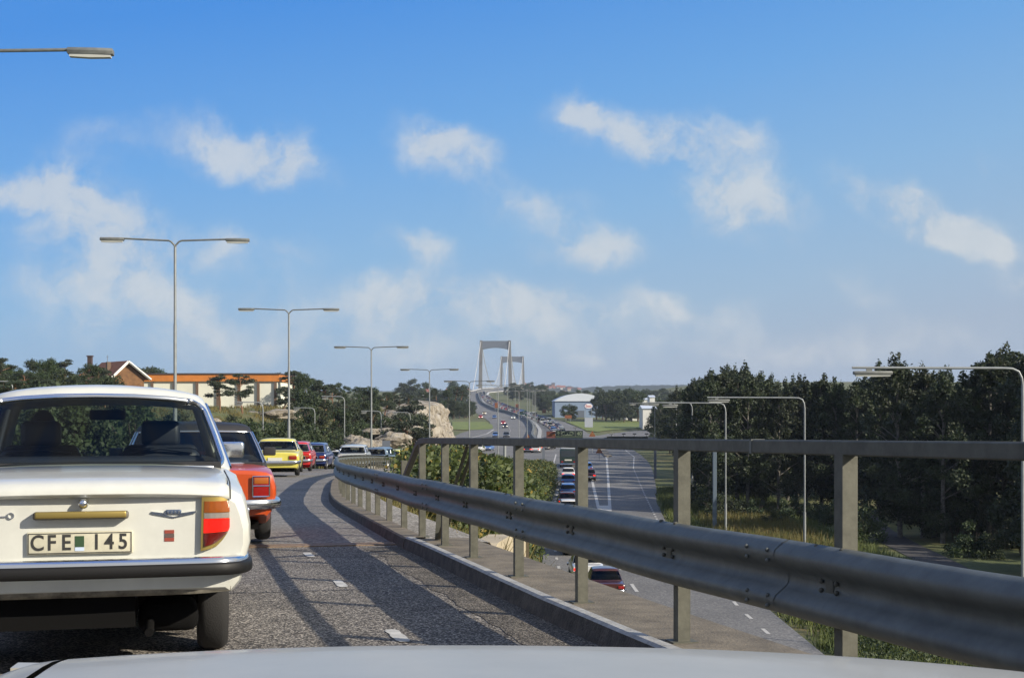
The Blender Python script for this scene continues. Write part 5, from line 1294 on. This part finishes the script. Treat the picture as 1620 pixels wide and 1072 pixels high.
# ---------------------------------------------------------------- buildings
WALLC = mat('cream_wall', (.74,.75,.64), .85, var=.08, vscale=.3); ORG = mat('orange_fascia', (.58,.20,.035), .6, var=.15, vscale=.6); BROWN = mat('brown_pillar', (.13,.085,.055), .8)
DR = mat('dark_roof', (.06,.05,.05), .8); WOODB = mat('brown_boards', (.17,.085,.035), .85, var=.35, vscale=1.4); TILE = mat('red_tile', (.30,.115,.05), .85, var=.3, vscale=1.5); WHT = mat('white_trim', (.72,.72,.68), .6); WINP = mat('window_pane', (.04,.05,.06), .15)
d = 232.0; x0 = X(226,d); x1 = X(439,d); zt = Z(591,d); zo = Z(603,d); zg = Z(641,d)
bl = empty('warehouse', ((x0+x1)/2, d, zg)); tag(bl, 'long cream building with an orange fascia and brown pillars on the left hill', 'building')
m = MB(); m.box(x0, x1, d, d+16, zg-2.5, zo+.1); child(m, 'wall', WALLC, bl)
m = MB(); m.box(x0-.3, x1+.3, d-.35, d+16.3, zo, zt-.1); child(m, 'fascia', ORG, bl)
for k in range(int((x1-x0)/.8)): pass
m = MB(); m.box(x0-.45, x1+.45, d-.5, d+16.5, zt-.1, zt+.1); child(m, 'roof', DR, bl)
for px in (241,276,312,345,378,409,436):
    m = MB(); xx = X(px,d); m.box(xx-.2, xx+.2, d-.3, d, zg-2.3, zo); child(m, 'pillar', BROWN, bl)
d = 205.0; ho = empty('gabled_house', (X(197,d), d, Z(640,d))); tag(ho, 'brown boarded house with a white-edged gable in front of the cream building', 'house')
xl_, xr_ = X(176,d), X(232,d); xm = X(201,d); za, ze, zb_ = Z(574,d), Z(598,d), Z(645,d)
m = MB(); m.add([(xl_+.3,d,zb_),(xr_-.3,d,zb_),(xr_-.3,d,ze),(xm,d,za),(xl_+.3,d,ze),(xl_+.3,d+11,zb_),(xr_-.3,d+11,zb_),(xr_-.3,d+11,ze),(xm,d+11,za),(xl_+.3,d+11,ze)], [(0,1,2,3,4),(9,8,7,6,5),(0,5,6,1),(1,6,7,2),(0,4,9,5)]); child(m, 'wall', WOODB, ho)
for (xa, xb) in ((xl_-.4, xm),(xr_+.5, xm)):
    m = MB(); s_ = (za-ze)/abs(xm-(xl_ if xa < xm else xr_)); zl = ze-.25
    m.add([(xa,d-.6,zl),(xb,d-.6,za+.12),(xb,d+11.5,za+.12),(xa,d+11.5,zl),(xa,d-.6,zl+.2),(xb,d-.6,za+.34),(xb,d+11.5,za+.34),(xa,d+11.5,zl+.2)], [(0,3,2,1),(4,5,6,7),(0,1,5,4),(1,2,6,5),(2,3,7,6),(3,0,4,7)]); rf = child(m, 'roof', TILE, ho)
    m = MB(); m.bar((xa,d-.68,zl+.06),(xb,d-.68,za+.2), .08, .42, up=(0,1,0)); m.bar((xa,d-.68,zl+.06),(xb,d-.68,za+.2), .34, .1, up=(0,1,0)); m2 = child(m, 'barge_board', WHT, ho)
m = MB(); m.box(xl_-.2+.9,xl_+.35+.9,d+4,d+4.6,za-1.2,za+.25); child(m, 'chimney', BROWN, ho)
m = MB(); m.box(X(190,d)-.5,X(190,d)+.6,d-.06,d,Z(618,d)-.55,Z(618,d)+.3); f_ = child(m, 'window', WHT, ho)
m = MB(); m.box(X(190,d)-.4,X(190,d)+.5,d-.09,d-.02,Z(618,d)-.45,Z(618,d)+.2); child(m, 'pane', WINP, ho)
d = 215.0; h2 = empty('tiled_house', (X(160,d), d, Z(640,d))); tag(h2, 'low house with a red tiled roof and dark chimney left of the gabled house', 'house')
m = MB(); m.box(X(128,d),X(178,d),d,d+9,Z(648,d),Z(592,d)); child(m, 'wall', WOODB, h2)
m = MB(); a, c = X(124,d), X(186,d); zz0, zz1 = Z(594,d), Z(578,d); m.add([(a,d-.6,zz0),(c,d-.6,zz0),(c-1,d+4.5,zz1),(a+1.2,d+4.5,zz1),(a,d+9.6,zz0),(c,d+9.6,zz0)], [(0,1,2,3),(3,2,5,4),(0,3,4),(1,5,2),(0,4,5,1)]); child(m, 'roof', TILE, h2)
m = MB(); m.box(X(132,d)-.32,X(132,d)+.32,d+3,d+3.7,zz0,Z(561,d)); m.box(X(132,d)-.42,X(132,d)+.42,d+2.9,d+3.8,Z(563,d),Z(561,d)); child(m, 'chimney', mat('dark_brick',(.06,.04,.035),.9), h2)
m = MB(); m.tube([(X(158,d),d+4,zz1-.2),(X(158,d),d+4,Z(560,d))], .03, 4); m.bar((X(156,d),d+4,Z(563,d)),(X(160,d),d+4,Z(563,d)),.03,.03); child(m, 'aerial', BROWN, h2)
ho.rotation_euler.z = R(34)
# arched hall
d = 570.0; x0, x1 = X(878,d), X(957,d); zg = zc(d)-.3; hall = empty('arched_hall', ((x0+x1)/2, d, zg)); tag(hall, 'blue-grey hall with a pale arched roof beyond the motorway', 'building')
BLW = mat('blue_cladding', (.20,.27,.38), .7, var=.1, vscale=.2); PRF = mat('pale_metal_roof', (.55,.60,.66), .5)
ze = Z(634,d); zt = Z(622,d)
m = MB(); m.box(x0, x1, d, d+40, zg-1, ze); child(m, 'wall', BLW, hall)
m = MB(); rows = []
for i in range(17): u = i/16; rows.append([(x0-.4+(x1-x0+.8)*u, yy2, ze+(zt-ze)*(1-(2*u-1)**2)) for yy2 in (d-.5, d+40.5)]+[(x0-.4+(x1-x0+.8)*u, yy2, ze-.1) for yy2 in (d+40.5, d-.5)])
m.grid([r_+[r_[0]] for r_ in rows]); child(m, 'roof', PRF, hall, 50)
m = MB(); m.box(X(918,d)-1, X(918,d)+1.6, d-.15, d, zg, zg+3); child(m, 'door', mat('roller_door',(.10,.12,.15),.7), hall)
# filling station sign
d = 440.0; ss = empty('pole_sign', (X(931,d), d, zc(d))); tag(ss, 'tall pole with an oval red-lettered sign above a grey price panel', 'sign')
cx_, cz_ = X(931,d), Z(642,d)
m = MB(); 
for dx in (-1.0,1.0): m.box(cx_+dx-.06, cx_+dx+.06, d+.05, d+.17, zc(d), cz_-.3)
child(m, 'pole', LAMPP, ss)
def disc(cx_, y, cz_, rx, rz_, th, m_, nm, par):
    m = MB(); n = 32; a = [(cx_+rx*math.cos(2*math.pi*j/n), y, cz_+rz_*math.sin(2*math.pi*j/n)) for j in range(n)]; b2 = [(p[0], p[1]+th, p[2]) for p in a]
    m.add(a+b2, [tuple(range(n)), tuple(range(2*n-1,n-1,-1))]+[(j,(j+1)%n,(j+1)%n+n,j+n) for j in range(n)]); return child(m, nm, m_, par)
dk = disc(cx_, d-.3, cz_, 1.45, 1.0, .35, mat('sign_blue',(.04,.07,.20),.4), 'sign_ring', ss)
disc(cx_, d-.34, cz_, 1.22, .80, .1, mat('sign_white',(.70,.70,.70),.4), 'sign_face', ss)
tx = text_mesh('Esso', 1.15, .02, mat('sign_red',(.55,.04,.03),.4), None, 'sign_lettering', (cx_, d-.37, cz_)); tx.scale = (.85,1,1); tx.parent = ss; tx.matrix_parent_inverse = Matrix.Translation(-ss.location)
m = MB(); m.box(X(925,d), X(938,d), d-.1, d+.1, Z(675.5,d), Z(660.5,d)); child(m, 'price_panel', mat('grey_panel',(.33,.36,.42),.6), ss)
# pale sheds by the slip road
for (px0, px1, py0, py1, d, lb) in ((1017,1045,646,671,430,'white shed partly hidden behind the birch wood edge'),(1000,1012,650,664,520,'small white shed behind the round-topped trees'),(990,1003,655,669,540,'low pale shed between dark trees by the slip road'),(1028,1036,628,634,700,'tiny cream house high behind the white shed'),(1012,1040,632,638,760,'long pale roofed store far behind the sheds')):
    b_ = empty('shed', (X((px0+px1)/2,d), d, Z(py1,d))); tag(b_, lb, 'shed'); m = MB(); m.box(X(px0,d), X(px1,d), d, d+12, min(zc(d)-1,Z(py1,d)), Z(py0,d)); child(m, 'wall', mat('white_shed',(.66,.66,.62),.8,var=.1,vscale=.4), b_)
    m = MB(); a, c = X(px0,d)-.3, X(px1,d)+.3; z = Z(py0,d); m.add([(a,d-.4,z),(c,d-.4,z),(c,d+6,z+1.0),(a,d+6,z+1.0),(a,d+12.4,z),(c,d+12.4,z)], [(0,1,2,3),(3,2,5,4),(0,3,4),(1,5,2),(0,4,5,1)]); child(m, 'roof', PRF, b_)
# long red-roofed block left of the bridge
d = 1020.0; b_ = empty('apartment_block', (X(722,d), d, Z(640,d))); tag(b_, 'long grey block with a flat red roof left of the bridge', 'building')
m = MB(); m.box(X(706,d), X(742,d), d, d+14, Z(645,d), Z(618.5,d)); child(m, 'wall', mat('grey_render',(.32,.33,.33),.85), b_)
m = MB(); a, c = X(705,d), X(743,d); z = Z(619,d); z1_ = Z(614,d); m.add([(a,d-1,z),(c,d-1,z),(c,d+7,z1_),(a,d+7,z1_),(a,d+15,z),(c,d+15,z)], [(0,1,2,3),(3,2,5,4),(0,3,4),(1,5,2),(0,4,5,1)]); child(m, 'roof', mat('dull_red_roof',(.26,.10,.07),.85), b_)
for k in range(7):
    m = MB(); xx = X(709.5+k*4.7,d); m.box(xx-.5, xx+.5, d-.08, d+.02, Z(624,d)-.6, Z(624,d)+.8); child(m, 'window', WINP, b_)
b_ = empty('apartment_block', (X(672,960), 960, Z(640,960))); tag(b_, 'white-walled house with a red roof among trees beyond the rock cutting', 'house'); d = 960
m = MB(); m.box(X(667,d), X(677,d), d, d+9, Z(640,d), Z(619,d)); child(m, 'wall', WHT, b_)
m = MB(); a, c = X(666,d), X(678,d); z = Z(619.5,d); m.add([(a,d-1,z),(c,d-1,z),(c,d+5,z+2.2),(a,d+5,z+2.2),(a,d+10,z),(c,d+10,z)], [(0,1,2,3),(3,2,5,4),(0,3,4),(1,5,2),(0,4,5,1)]); child(m, 'roof', MT['dull_red_roof'], b_)
# houses on the far ridge
random.seed(8); HC = [mat('house_white',(.62,.61,.56),.8), mat('house_cream',(.48,.42,.30),.8), mat('house_brick',(.24,.12,.08),.8), mat('house_grey',(.30,.31,.32),.8)]; HN = ['white','cream','brick-red','grey']
hs_l = [(831+2.6*i+random.uniform(-1,1), random.uniform(.80,1.0), random.choice([0,1,2,2,3])) for i in range(34)]+[(871,.93,0),(888,.92,0),(900,.90,0)]
for i, (px, k, ci) in enumerate(sorted(hs_l)):
    d = 2250+350*k*.94; x = X(px,d); zt = -44+(44+ridge_h(x,k))*k; w_ = random.uniform(4,8) if ci else 4; h = random.uniform(4,7) if i % 6 else 10
    b_ = empty('house', (x, d, zt-4)); tag(b_, '%s house, %s from the left among the rooftops on the far ridge' % (HN[ci], ordw(i)), 'house', 'houses on the far ridge')
    m = MB(); m.box(-w_/2, w_/2, 0, 9, -2, h-2); m.build('wall', HC[ci], b_); m = MB(); z = h-2; a = w_/2+.5; m.add([(-a,-.6,z),(a,-.6,z),(a,4.5,z+3),(-a,4.5,z+3),(-a,9.6,z),(a,9.6,z)], [(0,1,2,3),(3,2,5,4),(0,3,4),(1,5,2),(0,4,5,1)]); m.build('roof', MT['dull_red_roof'] if ci != 2 else DR, b_)

# ---------------------------------------------------------------- signs
GRS = mat('sign_green', (.010,.022,.015), .5); SGO = mat('sign_orange', (.20,.065,.02), .5); SGY = mat('sign_symbol', (.16,.20,.13), .6)
d = 170.0; gz = zc(d); gy = empty('sign_gantry', (X(945,d), d, gz)); tag(gy, 'dark sign gantry with green boards and lamps over the lower road', 'sign gantry')
m = MB(); m.box(X(861,d), X(1036,d), d+.25, d+.55, Z(697,d), Z(691.5,d)); child(m, 'gantry_beam', BRD, gy)
for px in (860,1037): m = MB(); m.box(X(px,d)-.15, X(px,d)+.15, d+.25, d+.55, gz, Z(692,d)); child(m, 'gantry_leg', BRD, gy)
m = MB(); m.box(X(879,d), X(922,d), d, d+.15, Z(703,d), Z(681,d)); bd = child(m, 'sign_board', GRS, gy)
m = MB(); m.box(X(879.8,d), X(921.2,d), d-.02, d, Z(690.6,d), Z(690,d)); child(m, 'board_line', SGY, gy)
# arrow and the characters of the destination, as far as they can be made out
m = MB(); xx, zz = X(883.3,d), Z(685.7,d); m.bar((xx,d-.02,zz-.28),(xx,d-.02,zz+.22),.05,.02,up=(0,1,0)); m.bar((xx-.14,d-.02,zz+.05),(xx,d-.02,zz+.25),.05,.02,up=(0,1,0)); m.bar((xx+.14,d-.02,zz+.05),(xx,d-.02,zz+.25),.05,.02,up=(0,1,0)); child(m, 'arrow', SGY, gy)
for px, ch in ((891,'C'),(895,'C'),(899.5,'C'),(904,'O'),(914.5,'4'),(918.5,'0')):
    t2 = text_mesh(ch, .62, .01, SGY, None, 'sign_lettering', (X(px,d), d-.02, Z(685.7,d)), offset=.012); t2.parent = gy; t2.matrix_parent_inverse = Matrix.Translation(-gy.location)
m = MB(); m.box(X(864.5,d), X(878.6,d), d-.02, d+.14, Z(703,d), Z(682,d)); child(m, 'exit_board', mat('sign_maroon',(.12,.04,.03),.6), gy)
m = MB(); m.box(X(866,d), X(878.3,d), d-.05, d-.03, Z(688.6,d), Z(686,d)); child(m, 'orange_band', SGO, gy)
m = MB(); m.box(X(960,d), X(1025,d), d, d+.15, Z(704,d), Z(690,d)); child(m, 'sign_board', mat('sign_dark',(.02,.025,.02),.6), gy)
for px, py in ((888,678),(910,676),(967,686),(986,686),(1003,686),(1022,686)):
    m = MB(); x, z = X(px,d), Z(py,d); m.tube([(x,d+.05,Z(691,d)),(x,d-.5,z-.1)], .035, 5); m.rbox(x-.22,x+.22,d-.85,d-.45,z-.05,z+.09,.03); child(m, 'sign_lamp', LAMPH, gy)
def tri_sign(px, py, d, sz, lb):
    x = X(px,d); z = Z(py,d); r_ = empty('warning_sign', (x, d, zc(d))); tag(r_, lb, 'sign'); m = MB()
    for s_, yy2, mt in ((sz,0,SGO),):
        m.add([(x-s_,d,z-s_*.8),(x+s_,d,z-s_*.8),(x,d,z+s_*.95),(x-s_,d+.04,z-s_*.8),(x+s_,d+.04,z-s_*.8),(x,d+.04,z+s_*.95)], [(0,1,2),(5,4,3),(0,3,4,1),(1,4,5,2),(2,5,3,0)])
    child(m, 'sign_plate', SGO, r_); m = MB(); s_ = sz*.55; m.add([(x-s_,d-.01,z-s_*.7),(x+s_,d-.01,z-s_*.7),(x,d-.01,z+s_*.9)], [(0,1,2)]); child(m, 'sign_face', mat('sign_brown',(.20,.09,.02),.6), r_)
    m = MB(); m.tube([(x,d+.06,zc(d)),(x,d+.06,z)], .05, 6); child(m, 'post', LAMPP, r_)
tri_sign(937,686,262,.62,'triangular warning sign above the fork of the slip road'); tri_sign(835,690,335,.65,'triangular roadwork sign at the foot of the median lamps'); tri_sign(948,712,225,.55,'triangular sign seen just under the handrail at the fork')
for (px, py, w_, h, d, lb) in ((899,659,11,5,505,'small orange board at the road edge before the hall'),(861,650,6,6,600,'orange board on a post left of the hall'),(785,641,5,8,640,'orange sign beside the queue near the bridge'),(818,642,5,6,700,'brown board among the median lamps'),(577,684,0,0,0,'')):
    if not w_: continue
    x = X(px,d); z = Z(py,d); r_ = empty('road_sign', (x, d, zc(d))); tag(r_, lb, 'sign'); m = MB(); ww, hh = w_/F*d/2, h/F*d/2; m.rbox(x-ww,x+ww,d,d+.12,z-hh,z+hh,.03); child(m, 'sign_board', SGO, r_)
    m = MB()
    for s_ in (-.7,.7): m.tube([(x+s_*ww,d+.15,min(zc(d),z-hh-.2)),(x+s_*ww,d+.15,z)], .06, 5)
    child(m, 'post', LAMPP, r_)
d = 118.0; x = X(611,d); z = Z(702,d); r_ = empty('road_sign', (x, d, H(x,d))); tag(r_, 'dark rear face of a square sign behind the ramp bend', 'sign'); m = MB(); m.rbox(x-.33,x+.33,d,d+.04,z-.28,z+.28,.01); child(m, 'sign_board', BRD, r_); m = MB(); m.tube([(x,d+.06,H(x,d)),(x,d+.06,z+.2)], .03, 6); child(m, 'post', LAMPP, r_)
d = 52.0; x = X(798.5,d); r_ = empty('marker_pole', (x, d, H(x,d))); tag(r_, 'slim blue-grey pole standing in the shrubbery under the handrail', 'pole'); m = MB(); m.tube([(x,d,H(x,d)),(x,d,Z(703,d))], .055, 8); child(m, 'pole', LAMPP, r_); m = MB(); m.ell((x,d,Z(703,d)), (.06,.06,.03), 6); child(m, 'pole_cap', LAMPH, r_)
d = 100.0; x = X(1131,d); r_ = empty('square_pole', (x, d, H(x,d))); tag(r_, 'thick blue-grey square pole just left of a hooked lamp', 'pole'); m = MB(); m.rbox(x-.13,x+.13,d,d+.26,H(x,d)-.2,Z(706,d),.02); child(m, 'pole', mat('blue_grey_steel',(.12,.16,.20),.6,metal=.3), r_); m = MB(); m.rbox(x-.17,x+.17,d-.03,d+.29,Z(706,d),Z(706,d)+.06,.01); child(m, 'pole_cap', BRD, r_)

# ---------------------------------------------------------------- traffic on the lower road and motorway
COLS = [('plain_white',(.6,.6,.58),'white'),('bright_red',(.50,.022,.02),'red'),('mid_blue',(.05,.13,.36),'blue'),('navy_blue',(.018,.035,.13),'navy'),('silver_grey',(.42,.45,.45),'silver'),('beige',(.42,.35,.22),'beige'),('dark_green',(.02,.07,.04),'green'),('maroon',(.055,.014,.010),'maroon'),('black',(.02,.02,.022),'black'),('pale_yellow',(.62,.55,.10),'yellow'),('orange',(.50,.13,.02),'orange')]
CACHE = {}
def lowcar(base, bname, ci, x, y, z, rz_, label, group, **k):
    key = (bname, ci, tuple(sorted(k.items())))
    if key not in CACHE:
        o = car(bname, mk(base, COLS[ci][:2], **k), (x,y,z), rz_, label, 'car' if bname != 'van' else 'van', group, near=False); CACHE[key] = o
    else:
        o = copy_tree(CACHE[key]); o.location = (x,y,z); o.rotation_euler = (0,0,rz_); tag(o, label, None, group)
    return o
GQ = 'cars queuing on the lower road'
near_q = [('saloon_car', SALOON, 7, 961.5, 64.5, 1, 'dark maroon rounded car nearest on the lower road under the guard rail', {}),
          ('saloon_car', mk(SALOON, COLS[0][:2]), 0, 931, 71.5, 1, 'white car directly in front of the maroon car below', {'brake':True}),
          ('saloon_car', SALOON, 8, 912, 84, 0, 'dark car partly hidden behind a railing post below', {'brake':True}),
          ('hatchback', HATCH, 0, 900, 112, 0, 'white-roofed car just showing above the guard rail beam', {}),
          ('saloon_car', SALOON, 7, 898, 121, 0, 'maroon car behind the white roof in the lower queue', {'brake':True}),
          ('hatchback', HATCH, 2, 899, 135, 0, 'blue car with a red shirted rear seat view in the lower queue', {}),
          ('saloon_car', SALOON, 2, 899, 152, -1, 'mid blue car directly behind the white saloon of the lower queue', {}),
          ('saloon_car', SALOON, 0, 899, 168, -2, 'white saloon right behind the dark bus', {'brake':True}),
          ('saloon_car', SALOON, 7, 932, 165, -2, 'small maroon car in the right lane beside the railing post', {'brake':True}),
          ('hatchback', HATCH, 2, 928, 184, -3, 'small blue car ahead of the maroon one in the right lane', {})]
for bn, bs, ci, px, d, dh, lb, k in near_q:
    if 'blue car with' in lb: lb = 'brighter blue hatchback between maroon car and blue saloon'
    o = lowcar(bs, bn, ci, X(px,d), d, zc(d)+.012, R(dh), lb, GQ, **k)
# bus
d = 200.0; bs = empty('bus', (X(899,d), d, zc(d)+.012), R(-3)); tag(bs, 'dark green bus with a pale roof above the handrail queue', 'bus', GQ)
BUSM = paint('bus_green', (.018,.035,.030)); m = MB(); m.rbox(-1.2,1.2,0,10.5,.35,2.55,.10); m.build('body', BUSM, bs, 40)
m = MB(); m.rbox(-1.17,1.17,.05,10.4,2.552,2.95,.16); m.build('roof', PRF, bs, 40)
m = MB(); m.box(-1.0,1.0,-.02,.01,1.5,2.35); m.build('rear_window', WINP, bs)
for s_ in (-1,1):
    for k in range(6): m = MB(); m.box(s_*1.205-.01,s_*1.205+.01,.6+k*1.6,1.9+k*1.6,1.4,2.3); m.build('side_window', WINP, bs)
    m = MB(); m.rbox(s_*.85-.12,s_*.85+.12,-.03,.02,.7,.9,.01); m.build('tail_lamp', MT['tail_red'], bs)
    for y in (2.2,8.3): wheel(bs, s_*1.08, y, .48, .26, False)
m = MB(); m.rbox(-1.2,1.2,-.10,-.005,.38,.58,.03); m.build('bumper', CHROME, bs, 40); m = MB(); m.rbox(-.5,.5,-.03,-.005,.95,1.15,.01); m.build('number_plate', MT['plate_white'], bs)
# trailer boat rack: white tube leaning on the back of the dark car
d = 264.0
random.seed(66)
for i, (px, py, ci, bn) in enumerate(((834,716,8,'saloon_car'),(847,716,0,'saloon_car'),(853,713,5,'hatchback'),(862,711,0,'saloon_car'),(871,710,8,'saloon_car'),(708,711,1,'hatchback'),(776,712,2,'saloon_car'),(762,713,0,'saloon_car'))):
    d = depth(py); lowcar({'saloon_car':SALOON,'hatchback':HATCH}[bn], bn, ci, X(px,d), d, zc(d)+.012, R(-6 if px > 800 else 170), '%s car seen just below the handrail, %s from the left of those there' % (COLS[ci][2], {708:'first',762:'second',776:'third',834:'fourth',847:'fifth',853:'sixth',862:'seventh',871:'eighth'}[px]), 'cars glimpsed under the handrail', **({'brake':True} if px > 800 else {}))
laneA = [(893,692),(889,684),(884,678),(875,672),(864,666.5),(848,660),(828,653),(806,645.5),(790,639),(778,633),(769,627),(765,621)]
laneB = [(878,692),(876,684),(871,677.5),(860,671),(848,666),(832,660),(812,653.5),(794,646.5),(779,640),(769,634),(763,628),(760,622)]
def along(lane, gap0, lb, grp, start=0):
    pp = smooth_path([(*P(*p),0) for p in lane], 5); s_ = start; k = 0; i = 0; acc_ = 0
    for a, b2 in zip(pp, pp[1:]):
        L_ = (b2-a).length
        while s_ < acc_+L_:
            q = a.lerp(b2, (s_-acc_)/L_); dr_ = (b2-a); hd_ = math.atan2(-dr_.x, dr_.y)
            bn, bs2 = random.choice((('saloon_car',SALOON),('saloon_car',SALOON),('hatchback',HATCH),('estate_car',ESTATE),('estate_car',ESTATE)))
            if random.random() < .07: bn, bs2 = 'van', VAN
            ci = random.choice([0,0,1,2,3,3,4,4,5,6,6,7,8,8])
            lowcar(bs2, bn, ci, q.x, q.y, zc(q.y)+.012, hd_, '%s %s, %s from the near end of the %s' % (COLS[ci][2], bn.replace('_',' '), ordw(k), lb), grp); k += 1
            s_ += gap0*random.uniform(.85,1.5)
        acc_ += L_
along(laneA, 9.0, 'right-hand queue towards the bridge', 'cars queuing towards the bridge in the right lane')
along(laneB, 9.5, 'left-hand queue towards the bridge', 'cars queuing towards the bridge in the left lane', 3)
opp = [(795,692,2,0),(830,692,3,0) if False else (801,692,8,0),(799,677,8,1),(796,672,1,1),(812,663,4,1),(782,662,2,0),(760,662,1,1),(766,656,5,1),(751,646,8,0),(746,640,3,0),(741,634,8,0),(828,662,0,1)]
for i, (px, py, ci, lit) in enumerate(opp):
    if px == 795: px = 784
    d = depth(py); lowcar(SALOON if i % 2 else HATCH, 'saloon_car' if i % 2 else 'hatchback', ci, X(px,d), d+4, zc(d+2)+.012, R(180 if py > 655 else 195), '%s oncoming car, %s counting away from the handrail' % (COLS[ci][2], ordw(i)), 'oncoming cars on the motorway', **({'lit':True} if lit else {}))

# ---------------------------------------------------------------- the air
HAZE = True
if HAZE:
    m = MB(); m.box(-2600, 3400, -130, 3600, -62, 66); hz = m.build('haze', bpy.data.materials.new('haze_air')); hz['kind'] = 'stuff'; hz['label'] = 'thin blue haze between the viewer and the far ridge'
    mt = hz.data.materials[0]; mt.use_nodes = True; nn = mt.node_tree.nodes; nn.remove(nn['Principled BSDF'])
    pv = nn.new('ShaderNodeVolumePrincipled'); pv.inputs['Color'].default_value = (.72,.84,1.0,1); pv.inputs['Density'].default_value = .00013; pv.inputs['Anisotropy'].default_value = .1
    mt.node_tree.links.new(pv.outputs[0], nn['Material Output'].inputs['Volume'])
